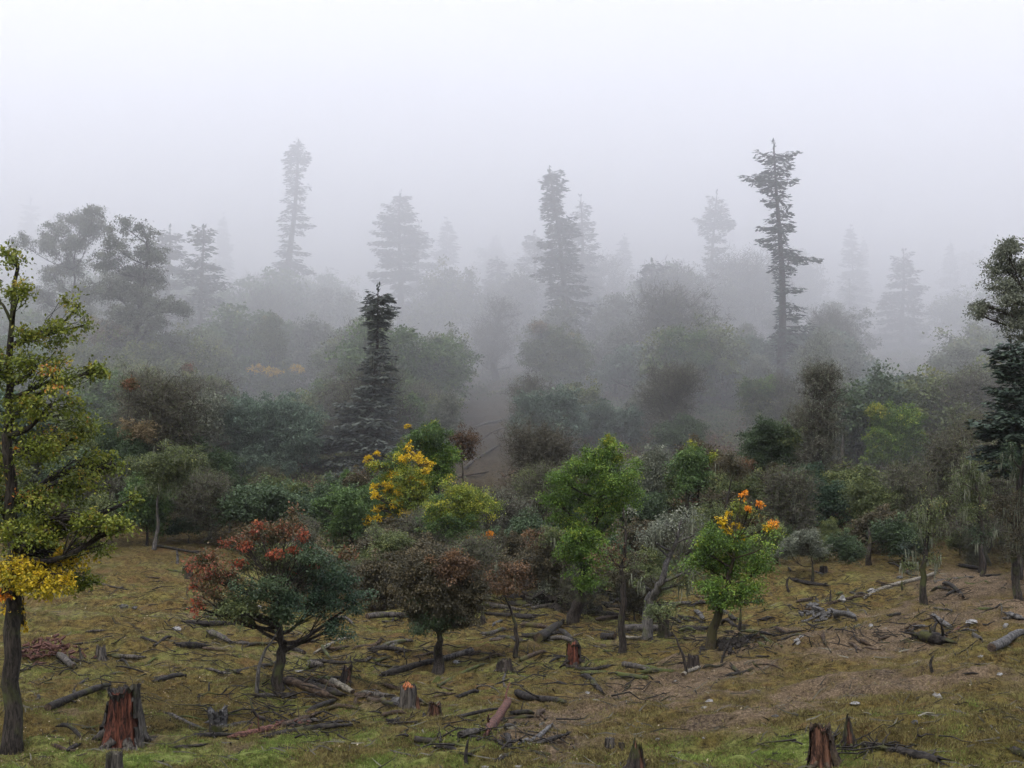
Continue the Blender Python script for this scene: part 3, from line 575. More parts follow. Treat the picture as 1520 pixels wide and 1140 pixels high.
ptree(12, 690, None, 76, [(692, 850), (690, 800), (688, 760)], 6,
  auto(685, 755, 50, 42, 10, 12, 'yellowgr', .42) + [(680, 780, 40, 20, 'green'), (730, 745, 18, 12, 'yellowgr'), (650, 745, 22, 18, 'green'), (640, 772, 20, 20, 'green'), (715, 800, 13, 6, 'orange'), (728, 792, 9, 6, 'orange'), (694, 797, 5, 5, 'orange')],
  'yellowish green feathery tree with one orange branch low on its right side', leaf=.09, per=44, cl=.3, dens=.8, fill=.4, bark=BARK_GREY)
ptree(13, 520, None, 84, [(520, 800), (518, 760)], 5, auto(515, 765, 42, 38, 9, 13, 'green', .45) + [(488, 745, 14, 8, 'green'), (518, 735, 14, 10, 'green'), (475, 750, 10, 6, 'green')],
  'low fresh green tree between the red-leaved tree and the yellow-dotted tree', leaf=.12, per=48, cl=.34, dens=.9, flat=.7)
ptree(14, 697, 893, None, [(697, 860), (697, 840)], 2.5, [(697, 828, 20, 12, 'bright'), (705, 838, 14, 10, 'bright')], 'small bright green bush peeping over the dense dark round tree', 'bush', 'leafy_bush', leaf=.09, per=55, cl=.26)
ptree(15, 570, None, 70, [(570, 880), (566, 850)], 5, auto(565, 835, 38, 42, 8, 15, 'olive', .48) + [(590, 805, 26, 14, 'olive')], 'dark olive bush behind the dense dark round tree, on its left', 'bush', 'leafy_bush', leaf=.08, per=56, cl=.28, lichen=.03)
ptree(16, 838, 905, None, [(842, 880), (836, 850), (832, 820)], 6, auto(828, 838, 34, 50, 8, 16, 'brown', .46) + [(800, 800, 22, 16, 'rust'), (822, 795, 22, 12, 'olive'), (812, 880, 18, 12, 'grey')],
  'brownish shaggy tree hung with lichen, left of the large bright green tree', leaf=.08, per=50, cl=.28, lichen=.06)
ptree(17, 760, None, 82, [(762, 850), (758, 825)], 4, auto(762, 822, 42, 26, 7, 17, 'rust', .46) + [(740, 800, 20, 10, 'brown')], 'rusty brown thicket behind the small rusty tree with the thin curved trunk', 'bush', 'leafy_bush', leaf=.08, per=50, cl=.28)
ptree(18, 1022, None, 90, [(1020, 740), (1020, 700)], 5, auto(1025, 700, 34, 36, 8, 18, 'green', .44) + [(1025, 662, 6, 6, 'yellowgr'), (1058, 680, 8, 6, 'yellowgr'), (1018, 692, 5, 4, 'yellow'), (1040, 673, 12, 8, 'green')],
  'blue-green tree with few yellow leaves, between the large bright maple and the orange-tipped one', leaf=.13, per=44, cl=.36)
ptree(19, 975, None, 94, [(972, 740), (970, 690)], 5, auto(968, 695, 28, 42, 7, 19, 'grey', .46), 'grey-brown lichen covered bush just right of the large bright green tree', 'bush', 'leafy_bush', leaf=.11, per=36, cl=.34, lichen=.08, bark=BARK_GREY)
ptree(20, 1078, None, 82, [(1080, 770), (1080, 740), (1086, 715)], 4, auto(1088, 692, 26, 22, 5, 20, 'brown', .5) + [(1110, 690, 14, 10, 'rust'), (1060, 770, 24, 24, 'olive')], 'dark brown round-headed tree on a bare stem behind the maple with orange tips', leaf=.09, per=50, cl=.3, lichen=.04)
ptree(21, 1212, None, 96, [(1212, 790), (1210, 750)], 6, auto(1212, 745, 52, 48, 10, 21, 'deep', .44) + [(1200, 702, 24, 12, 'deep')], 'deep green rounded tree standing left of the middle snag', leaf=.13, per=56, cl=.36)
ptree(22, 1204, 862, None, [(1206, 845), (1204, 825)], 3, [(1198, 795, 24, 8, 'grey'), (1180, 808, 20, 9, 'grey'), (1218, 808, 16, 9, 'grey'), (1200, 815, 24, 10, 'grey'), (1170, 820, 14, 8, 'grey')], 'low flat-topped grey-green shrub above the dark log on the right slope', 'shrub', 'leafy_bush', leaf=.08, per=60, cl=.26)
ptree(23, 1325, None, 112, [(1322, 700), (1318, 650)], 5, auto(1320, 650, 48, 48, 11, 23, 'bright', .42) + [(1300, 610, 20, 9, 'yellowgr'), (1350, 620, 14, 6, 'yellowgr'), (1360, 660, 14, 24, 'bright')], 'fresh green round maple in front of the fog on the right slope', leaf=.14, per=50, cl=.38, dens=.9)
ptree(24, 1300, None, 90, [(1302, 800), (1296, 760)], 6, auto(1295, 755, 42, 42, 8, 24, 'olive', .46), 'dark olive tree below the fresh green round maple', leaf=.11, per=54, cl=.34)
ptree(25, 1372, 898, None, [(1370, 862), (1374, 820), (1376, 770), (1380, 730)], 6, auto(1375, 770, 34, 50, 7, 25, 'olive', .42) + [(1365, 815, 26, 9, 'fir'), (1385, 830, 16, 6, 'olive'), (1350, 840, 12, 5, 'olive')], 'sparse lichen-draped tree whose trunk crosses the long pale fallen pole', leaf=.08, per=26, cl=.3, dens=.7, fill=.3, lichen=.16)
ptree(26, 1456, 850, None, [(1456, 800), (1450, 740), (1440, 690)], 5, auto(1440, 730, 42, 52, 8, 26, 'olive', .42) + [(1450, 790, 22, 14, 'dark')], 'lichen-hung tree on a straight stem near the right edge', leaf=.09, per=28, cl=.32, dens=.7, lichen=.25)
ptree(27, 1512, 890, None, [(1508, 850), (1506, 800), (1512, 740), (1520, 660), (1528, 600)], 7, auto(1515, 770, 44, 60, 7, 27, 'brown', .4) + auto(1530, 690, 50, 50, 6, 28, 'dark', .4), 'dark trunked tree with tangled lichen branches at the right edge', leaf=.08, per=34, cl=.3, dens=.8, lichen=.2)
ptree(28, 1548, None, 56, [(1552, 800), (1556, 680), (1560, 580), (1548, 500), (1520, 430)], 12,
  [(1482, 368, 16, 14), (1512, 365, 22, 12), (1500, 392, 26, 14), (1475, 405, 10, 10), (1525, 400, 26, 20), (1485, 425, 24, 12), (1515, 435, 28, 14), (1462, 455, 18, 9), (1490, 452, 22, 12), (1520, 468, 26, 16), (1450, 466, 8, 6), (1498, 482, 14, 12), (1540, 500, 30, 20), (1560, 420, 40, 50)],
  'thin-leaved olive-grey tree leaning in over the dark fir at the right edge', leaf=.095, per=30, cl=.26, mats='grey', dens=1.1, fill=.3, flat=.3)
# ---- left wall of the wood ---------------------------------------------------------
ptree(30, 150, None, 148, [(150, 640), (145, 560), (120, 500), (112, 440), (108, 400)], 7,
  [(108, 325, 28, 14), (85, 345, 18, 14), (148, 318, 16, 10), (140, 345, 26, 14), (72, 370, 14, 14), (112, 365, 26, 16), (100, 395, 26, 14), (60, 355, 12, 12), (35, 360, 16, 12), (80, 410, 24, 18), (55, 440, 24, 18), (120, 440, 30, 18), (95, 470, 36, 20), (135, 500, 40, 20), (80, 540, 40, 30), (150, 560, 44, 26), (110, 600, 50, 30)],
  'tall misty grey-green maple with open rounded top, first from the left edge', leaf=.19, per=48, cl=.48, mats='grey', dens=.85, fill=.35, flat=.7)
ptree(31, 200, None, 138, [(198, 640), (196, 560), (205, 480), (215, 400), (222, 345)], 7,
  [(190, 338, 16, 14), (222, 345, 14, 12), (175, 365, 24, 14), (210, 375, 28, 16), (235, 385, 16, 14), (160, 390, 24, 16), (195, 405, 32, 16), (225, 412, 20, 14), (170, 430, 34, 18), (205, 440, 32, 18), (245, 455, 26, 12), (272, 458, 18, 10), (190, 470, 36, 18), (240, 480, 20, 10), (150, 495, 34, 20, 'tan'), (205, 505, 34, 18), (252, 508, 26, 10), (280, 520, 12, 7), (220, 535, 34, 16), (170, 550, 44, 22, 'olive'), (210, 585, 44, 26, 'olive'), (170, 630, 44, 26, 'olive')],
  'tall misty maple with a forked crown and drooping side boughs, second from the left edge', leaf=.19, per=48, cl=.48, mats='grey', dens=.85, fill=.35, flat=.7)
ptwig(32, 245, None, 98, 555, 75, 7, 'grey-brown tree of fine bare twigs at the left of the wood', n=110, leafm='olive', lichen=.12)
ptree(33, 228, 815, None, [(236, 780), (232, 740), (245, 700)], 3.5, auto(245, 690, 60, 44, 7, 33, 'olive', .46), 'pale leaning trunk under a dull olive crown at the foot of the left wood', leaf=.1, per=50, cl=.36, lichen=.08, bark=BARK_GREY)
ptree(34, 180, None, 96, [(180, 760), (178, 700)], 5, auto(180, 690, 50, 60, 8, 34, 'dark', .46) + [(190, 570, 12, 6, 'redgr'), (205, 640, 30, 16, 'tan')], 'dark green tree hidden in shade behind the olive tree on the left', leaf=.12, per=50, cl=.36)
ptree(35, 288, None, 122, [(288, 680), (286, 620)], 4, auto(288, 600, 40, 46, 9, 35, 'olive', .44) + [(283, 548, 10, 6, 'redgr')], 'olive tree with a small reddish tip, left of the blue-green tree', leaf=.15, per=46, cl=.42)
ptree(36, 400, None, 112, [(400, 720), (402, 660)], 6, auto(400, 650, 84, 70, 15, 36, 'teal', .42), 'broad blue-green tree left of the dark spired spruce', leaf=.14, per=54, cl=.42, dens=.9)
ptree(37, 310, None, 100, [(310, 780), (306, 730)], 5, auto(310, 710, 56, 52, 9, 37, 'dark', .46), 'dark leafy tree in the shadow below the olive tree, left part of the wood', leaf=.12, per=54, cl=.36)
ptree(38, 425, None, 95, [(425, 800), (425, 750)], 4, auto(420, 745, 48, 36, 8, 38, 'olive', .46) + [(415, 760, 40, 22, 'dark')], 'olive-dark tree with thin stems right above the red-leaved tree', leaf=.12, per=50, cl=.36)
ptree(39, 280, 805, None, [(280, 792)], 2, [(275, 775, 22, 9, 'deep'), (295, 782, 14, 7, 'deep'), (262, 785, 12, 6, 'deep')], 'low deep green shrub at the foot of the left wood', 'shrub', 'leafy_bush', leaf=.1, per=60, cl=.3)
ptree(40, 410, None, 150, [(410, 620), (408, 570)], 4, [(380, 548, 16, 8, 'yellow'), (408, 552, 20, 8, 'yellow'), (440, 548, 16, 7, 'yellow'), (410, 535, 10, 8, 'yellowgr')] + auto(410, 575, 44, 30, 7, 40, 'olive', .45) + auto(405, 500, 26, 40, 5, 41, 'olive', .5), 'misty tree with a belt of pale yellow leaves, left of the dark spired spruce', leaf=.17, per=40, cl=.5)
# ---- conifers ------------------------------------------------------------------
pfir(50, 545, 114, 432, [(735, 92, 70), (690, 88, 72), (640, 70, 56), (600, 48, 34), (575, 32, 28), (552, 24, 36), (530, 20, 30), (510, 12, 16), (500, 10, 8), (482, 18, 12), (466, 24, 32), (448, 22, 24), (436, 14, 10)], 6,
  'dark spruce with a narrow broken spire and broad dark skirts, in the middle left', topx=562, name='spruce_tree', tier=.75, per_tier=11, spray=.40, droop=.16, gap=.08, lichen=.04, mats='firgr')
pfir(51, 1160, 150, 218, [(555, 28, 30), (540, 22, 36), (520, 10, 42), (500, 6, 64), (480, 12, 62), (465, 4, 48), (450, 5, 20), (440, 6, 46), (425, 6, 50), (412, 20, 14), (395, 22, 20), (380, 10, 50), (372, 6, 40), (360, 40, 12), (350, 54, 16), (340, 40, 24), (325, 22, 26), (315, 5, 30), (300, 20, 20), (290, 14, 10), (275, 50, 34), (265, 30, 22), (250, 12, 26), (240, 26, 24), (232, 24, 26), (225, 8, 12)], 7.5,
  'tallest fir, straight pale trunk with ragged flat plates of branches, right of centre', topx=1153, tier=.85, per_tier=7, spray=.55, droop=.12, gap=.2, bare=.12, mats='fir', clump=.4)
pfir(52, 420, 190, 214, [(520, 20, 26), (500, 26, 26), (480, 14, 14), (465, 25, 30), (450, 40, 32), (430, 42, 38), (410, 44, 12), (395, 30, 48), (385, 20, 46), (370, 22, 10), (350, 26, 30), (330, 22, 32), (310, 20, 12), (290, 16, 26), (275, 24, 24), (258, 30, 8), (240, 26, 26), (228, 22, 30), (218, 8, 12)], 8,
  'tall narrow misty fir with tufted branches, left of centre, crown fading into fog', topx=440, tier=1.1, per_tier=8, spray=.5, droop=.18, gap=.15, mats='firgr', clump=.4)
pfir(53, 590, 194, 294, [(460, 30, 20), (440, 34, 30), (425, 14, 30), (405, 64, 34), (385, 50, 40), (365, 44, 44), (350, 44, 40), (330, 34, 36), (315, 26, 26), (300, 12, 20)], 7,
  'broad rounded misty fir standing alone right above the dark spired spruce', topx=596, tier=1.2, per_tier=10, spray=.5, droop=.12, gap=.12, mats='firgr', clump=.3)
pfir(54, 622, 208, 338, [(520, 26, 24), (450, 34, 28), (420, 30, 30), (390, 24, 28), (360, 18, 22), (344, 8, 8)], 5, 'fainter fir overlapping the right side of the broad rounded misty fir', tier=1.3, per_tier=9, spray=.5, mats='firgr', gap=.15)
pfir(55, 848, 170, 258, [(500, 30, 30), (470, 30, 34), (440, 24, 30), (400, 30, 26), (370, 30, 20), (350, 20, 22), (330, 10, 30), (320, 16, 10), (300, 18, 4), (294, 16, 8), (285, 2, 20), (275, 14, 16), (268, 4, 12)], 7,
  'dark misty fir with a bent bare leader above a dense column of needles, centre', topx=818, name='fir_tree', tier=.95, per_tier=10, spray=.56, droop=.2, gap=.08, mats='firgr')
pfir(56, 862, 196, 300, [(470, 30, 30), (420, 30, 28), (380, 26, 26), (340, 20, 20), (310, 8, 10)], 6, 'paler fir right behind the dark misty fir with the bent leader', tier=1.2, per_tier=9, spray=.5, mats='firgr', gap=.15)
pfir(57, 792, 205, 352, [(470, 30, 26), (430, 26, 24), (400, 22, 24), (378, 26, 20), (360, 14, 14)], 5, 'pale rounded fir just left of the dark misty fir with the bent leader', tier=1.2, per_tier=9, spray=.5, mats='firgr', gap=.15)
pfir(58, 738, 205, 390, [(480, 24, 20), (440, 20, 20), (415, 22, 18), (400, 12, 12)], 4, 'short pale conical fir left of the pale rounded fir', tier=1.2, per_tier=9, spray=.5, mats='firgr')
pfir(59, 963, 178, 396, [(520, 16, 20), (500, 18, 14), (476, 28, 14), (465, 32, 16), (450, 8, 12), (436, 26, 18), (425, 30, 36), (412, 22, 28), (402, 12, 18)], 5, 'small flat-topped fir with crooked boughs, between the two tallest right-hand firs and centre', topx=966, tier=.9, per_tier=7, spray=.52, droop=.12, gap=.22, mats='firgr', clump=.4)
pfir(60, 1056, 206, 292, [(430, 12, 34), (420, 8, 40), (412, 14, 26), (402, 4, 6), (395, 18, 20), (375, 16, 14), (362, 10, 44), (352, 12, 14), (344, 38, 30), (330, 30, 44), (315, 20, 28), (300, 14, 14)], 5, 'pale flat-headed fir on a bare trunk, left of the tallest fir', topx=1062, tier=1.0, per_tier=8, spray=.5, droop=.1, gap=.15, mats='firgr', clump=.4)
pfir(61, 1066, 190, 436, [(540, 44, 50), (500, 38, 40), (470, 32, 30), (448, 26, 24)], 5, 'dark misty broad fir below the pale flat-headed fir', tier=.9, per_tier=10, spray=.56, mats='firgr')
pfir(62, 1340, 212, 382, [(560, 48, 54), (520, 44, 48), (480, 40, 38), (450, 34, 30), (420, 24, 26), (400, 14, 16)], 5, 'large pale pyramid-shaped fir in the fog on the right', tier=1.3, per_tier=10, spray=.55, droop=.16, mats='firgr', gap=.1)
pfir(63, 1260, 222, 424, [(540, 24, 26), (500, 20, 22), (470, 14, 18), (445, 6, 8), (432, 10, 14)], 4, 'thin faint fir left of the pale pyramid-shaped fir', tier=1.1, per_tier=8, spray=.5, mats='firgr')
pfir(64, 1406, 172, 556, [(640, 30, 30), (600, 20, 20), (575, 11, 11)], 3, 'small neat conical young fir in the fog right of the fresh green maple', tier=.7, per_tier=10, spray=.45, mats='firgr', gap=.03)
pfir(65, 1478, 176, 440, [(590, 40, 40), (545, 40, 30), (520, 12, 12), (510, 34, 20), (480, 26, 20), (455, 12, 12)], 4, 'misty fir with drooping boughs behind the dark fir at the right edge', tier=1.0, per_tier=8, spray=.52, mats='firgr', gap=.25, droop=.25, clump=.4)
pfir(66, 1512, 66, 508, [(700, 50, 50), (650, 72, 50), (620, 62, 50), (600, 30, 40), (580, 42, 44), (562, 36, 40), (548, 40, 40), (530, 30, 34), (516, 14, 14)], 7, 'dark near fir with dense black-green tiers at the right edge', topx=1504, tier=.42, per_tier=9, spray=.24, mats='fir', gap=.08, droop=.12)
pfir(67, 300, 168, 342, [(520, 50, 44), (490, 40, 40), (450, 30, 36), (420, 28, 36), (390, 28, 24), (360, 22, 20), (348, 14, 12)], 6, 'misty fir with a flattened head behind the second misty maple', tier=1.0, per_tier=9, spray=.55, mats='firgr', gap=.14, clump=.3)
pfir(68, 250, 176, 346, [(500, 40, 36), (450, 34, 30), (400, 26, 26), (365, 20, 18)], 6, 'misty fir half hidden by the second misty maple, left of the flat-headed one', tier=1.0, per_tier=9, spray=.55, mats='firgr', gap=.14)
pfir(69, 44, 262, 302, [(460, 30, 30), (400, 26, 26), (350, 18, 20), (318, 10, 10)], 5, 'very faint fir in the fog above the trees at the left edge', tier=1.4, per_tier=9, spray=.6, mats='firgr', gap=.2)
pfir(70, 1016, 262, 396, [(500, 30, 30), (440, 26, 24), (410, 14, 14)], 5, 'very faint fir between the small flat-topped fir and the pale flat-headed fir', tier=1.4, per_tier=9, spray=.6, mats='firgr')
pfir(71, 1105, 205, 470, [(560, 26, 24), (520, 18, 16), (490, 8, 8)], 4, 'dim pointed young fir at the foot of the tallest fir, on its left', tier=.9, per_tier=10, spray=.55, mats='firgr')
# ---- misty middle of the wood -----------------------------------------------------
ptree(80, 812, None, 120, [(812, 690), (812, 640)], 6, auto(812, 620, 56, 46, 11, 80, 'teal', .42), 'rounded blue-grey rhododendron, left one of the big pair in the middle', 'bush', 'rhododendron', leaf=.17, per=56, cl=.45, flat=.75)
ptree(81, 905, None, 124, [(905, 680), (905, 640)], 6, auto(905, 628, 54, 38, 9, 81, 'teal', .42), 'spreading blue-grey rhododendron, right one of the big pair in the middle', 'bush', 'rhododendron', leaf=.17, per=56, cl=.45, flat=.75)
ptwig(82, 792, None, 104, 640, 62, 5, 'dark brown tangled bare thicket below the left rhododendron', n=90, leafm='brown', lichen=0, bark=BARK, name='bare_thicket', cat='thicket', base=.1)
ptwig(83, 738, None, 168, 438, 46, 5, 'bare misty tree with drooping lichen twigs, above the log slope', n=80, lichen=.5, leafm='grey', leaf=.12)
ptree(84, 820, None, 152, [(820, 600), (818, 560)], 5, auto(820, 525, 56, 44, 9, 84, 'olive', .44) + [(800, 485, 14, 5, 'tan')], 'wide dull green tree in the mist under the bent-leader fir', leaf=.2, per=44, cl=.5)
ptree(85, 1018, None, 140, [(1020, 600), (1018, 550)], 5, auto(1018, 520, 40, 36, 9, 85, 'green', .44) + [(975, 545, 20, 10, 'bright')], 'pale green misty tree left of the tallest fir', leaf=.18, per=44, cl=.48)
ptwig(86, 1000, None, 122, 540, 56, 5, 'brown haze of bare twigs right of the rhododendrons', n=90, leafm='olive', lichen=.05)
ptree(87, 1135, None, 128, [(1135, 680), (1135, 620)], 5, auto(1138, 605, 46, 44, 9, 87, 'olive', .44) + [(1125, 575, 24, 14, 'green')], 'yellowish green tree in front of the foot of the tallest fir', leaf=.16, per=46, cl=.44)
ptree(88, 1150, None, 104, [(1150, 740), (1150, 680)], 5, auto(1140, 665, 50, 42, 8, 88, 'dark', .46) + [(1170, 650, 24, 16, 'olive')], 'dull dark green tree above the maple with orange tips', leaf=.13, per=50, cl=.38, lichen=.05)
ptwig(89, 1220, None, 102, 500, 44, 5.5, 'grey lichen-covered tree with dark trunk and feathery twigs, right of the tallest fir', n=120, leafm='grey', leaf=.1, lichen=.2)
ptree(90, 645, None, 124, [(645, 690), (645, 640)], 4, auto(650, 615, 36, 30, 7, 90, 'olive', .46), 'small grey-green tree right of the dark spired spruce', leaf=.16, per=46, cl=.42)
ptwig(91, 600, None, 142, 525, 46, 4, 'pale twiggy misty tree just right of the dark spired spruce', n=80, leafm='grey', leaf=.13, lichen=.35)
ptree(92, 686, None, 106, [(688, 720), (686, 680)], 3, auto(688, 660, 22, 36, 6, 92, 'rust', .46), 'rusty slim bush at the left side of the log slope', 'bush', 'leafy_bush', leaf=.11, per=36, cl=.36)
ptree(93, 1010, None, 118, [(1010, 680), (1008, 640)], 4, auto(1010, 640, 38, 30, 7, 93, 'dark', .46), 'dark round bush at the right end of the rhododendrons', 'bush', 'leafy_bush', leaf=.14, per=50, cl=.4)
ptwig(94, 1170, None, 90, 700, 50, 4, 'dark tangle of branches with pale lichen streamers, right of the orange tips', n=90, leafm='olive', lichen=.35, bark=BARK, name='bare_thicket', cat='thicket')
ptwig(95, 1420, None, 92, 630, 62, 4.5, 'tangled bare branches streaming with pale lichen, right side of the slope', n=110, leafm='olive', lichen=.6, name='bare_thicket', cat='thicket')
ptwig(96, 1470, None, 82, 640, 60, 4, 'lichen-bearded bare tree in front of the dark fir at the right edge', n=90, leafm='olive', lichen=.5)
ptwig(97, 745, None, 88, 740, 50, 3, 'grey brushy thicket on the path of the log slope', n=70, lichen=.1, leafm='grey', name='bare_thicket', cat='thicket', base=.05)
ptree(98, 380, 1027, None, [(384, 1005), (386, 985), (396, 962), (408, 945), (420, 925)], 3.5, [(425, 915, 12, 8, 'dark'), (415, 905, 12, 8, 'dark')], 'thin crooked lichened stem leaning against the red-leaved tree', leaf=.08, per=30, cl=.25, bark=BARK_GREY)
ptree(99, 1022, 1000, None, [(1014, 975), (1004, 950), (996, 935)], 3, [(985, 915, 22, 12, 'olive'), (1005, 905, 16, 12, 'olive'), (968, 905, 12, 8, 'olive')], 'small bowed sapling with olive leaves in front of the gnarled grey tree', leaf=.07, per=30, cl=.24, dens=.7, bark=BARK)
# ================================================================ STUMPS, LOGS, ROCKS
WOOD = {
 'dark': barkmat('wood_dark_weathered', (.008, .007, .006), (.042, .036, .030), (.05, .052, .016), .25, (3, 3.2, 3.2), .8, .03),
 'brown': barkmat('wood_brown', (.022, .015, .010), (.085, .060, .040), (.06, .055, .018), .3, (3, 3.2, 3.2), .8, .03),
 'grey': barkmat('wood_silver_grey', (.022, .021, .019), (.14, .134, .124), None, 0, (3, 3.2, 3.2), .7, .03),
 'moss': barkmat('wood_mossy', (.020, .020, .010), (.06, .06, .03), (.06, .07, .018), .9, (3, 3.2, 3.2), .8, .03),
 'pale': barkmat('wood_pale', (.07, .062, .046), (.26, .235, .18), None, 0, (3, 3.2, 3.2), .5, .02),
 'red': barkmat('wood_red_rot', (.012, .006, .005), (.165, .058, .034), None, 0, (4.5, 4.5, .8), .9, .04),
 'stumpgrey': barkmat('stump_grey', (.016, .014, .012), (.115, .102, .085), (.06, .065, .02), .3, (4.5, 4.5, .7), .9, .04),
 'stumpdark': barkmat('stump_dark', (.012, .010, .009), (.065, .052, .042), (.05, .055, .015), .45, (4.5, 4.5, .7), .9, .04),
 'orange': barkmat('wood_orange_break', (.16, .05, .02), (.50, .19, .08), None, 0, (4.5, 4.5, .8), .8, .03),
 'rustred': barkmat('wood_rust', (.025, .012, .008), (.17, .085, .052), None, 0, (4.5, 4.5, .8), .9, .04),
 'chip': barkmat('wood_chips_red_brown', (.020, .010, .008), (.17, .080, .058), None, 0, (3, 9, 9), .6, .02),
}
def endcap(parent, p, axis, r, rng, m, name='cut_end'):
    axis = axis / np.linalg.norm(axis); a = np.cross(axis, [0, 0, 1.0]); a /= np.linalg.norm(a); b = np.cross(axis, a); th = lin(0, 2 * math.pi, 13)[:-1]
    g = Geo(); rr = r * rng.uniform(.86, .96, 12)
    V = np.concatenate([[p + axis * .012], p + axis * .008 + (np.cos(th)[:, None] * a + np.sin(th)[:, None] * b) * rr[:, None], p - axis * .03 + (np.cos(th)[:, None] * a + np.sin(th)[:, None] * b) * rr[:, None]])
    k = np.arange(12); g.add(V, np.stack([1 + k, 1 + (k + 1) % 12, 13 + (k + 1) % 12, 13 + k], -1), np.stack([np.zeros(12, int), 1 + (k + 1) % 12, 1 + k], -1)); return g.build(name, m, parent, smooth=False)
def log(x1, y1, x2, y2, w, kind, label, cut=(0, 0), stubs=0, bend=.012, name='fallen_log', lift=(0, 0), taper=.78, cat='log', group=None, fork=None):
    global _ls; _ls += 1; rng = np.random.default_rng(900 + _ls)
    a, b = np.array(at(x1, y1)), np.array(at(x2, y2)); s = S((a[1] + b[1]) / 2); r = w * s / 2 * 1.12
    a[2] += lift[0] * s; b[2] += lift[1] * s
    ts = lin(0, 1, 9); gz = H(a[0] + (b[0] - a[0]) * ts, a[1] + (b[1] - a[1]) * ts); up = max(0, float(np.mean(gz - (a[2] + (b[2] - a[2]) * ts))) * .8) if lift == (0, 0) else 0
    O = (a + b) / 2; O[2] += up; L = np.linalg.norm(b - a); P = curve(a - O, b - O, rng, 14, min(bend, .09 / L) if L > 4 else bend); P[:, 2] += r * .85 + up; L = np.linalg.norm(b - a); dirv = (b - a) / L
    root = empty(name, tuple(O)); tag(root, label, cat, group)
    rad = r * lin(1, taper, 14) * rng.uniform(.9, 1.1, 14)
    if not cut[0]: rad[0] *= .45; rad[1] *= .8
    if not cut[1]: rad[-1] *= .3; rad[-2] *= .7
    g = Geo(); tube(g, P, rad, 10, .5, 0, .08, rng)
    for e, c in ((0, cut[0]), (13, cut[1])):
        if not c:   # splintered end: a few long spikes
            d = (P[0] - P[1]) if e == 0 else (P[-1] - P[-2]); d /= np.linalg.norm(d)
            for k in range(4):
                o = rng.normal(0, .4, 3) * r; q = P[e] + o * .6
                tube(g, [q - d * r, q, q + d * r * rng.uniform(.8, 2.6) + o * .3], [r * .42, r * .3, r * .04], 4)
    g.build('log_body', WOOD[kind], root)
    for e, c in ((0, cut[0]), (13, cut[1])):
        if c: endcap(root, P[e], (P[0] - P[1]) if e == 0 else (P[-1] - P[-2]), rad[e], rng, WOOD[c if isinstance(c, str) else 'brown'])
    for k in range(stubs):
        i = rng.integers(2, 12); d = np.array([rng.normal(0, .5), rng.normal(0, .5), rng.uniform(.3, 1)]); d += dirv * rng.normal(0, .6); d /= np.linalg.norm(d); l = r * rng.uniform(2.5, 6)
        g2 = Geo(); tube(g2, curve(P[i], P[i] + d * l, rng, 5, .12), r * .3 * lin(1, .2, 5), 6, .5, 0, .1, rng); g2.build('branch_stub', WOOD[kind], root)
    if fork:
        for (fx, fy, fw) in fork:
            q = np.array(at(fx, fy)) - O; i = 6; g2 = Geo(); q[2] += fw * s * .4; tube(g2, curve(P[i], q, rng, 9, .06), fw * s / 2 * lin(1.1, .45, 9), 7, .5, 0, .1, rng); g2.build('branch', WOOD[kind], root)
    return root
_ls = 0
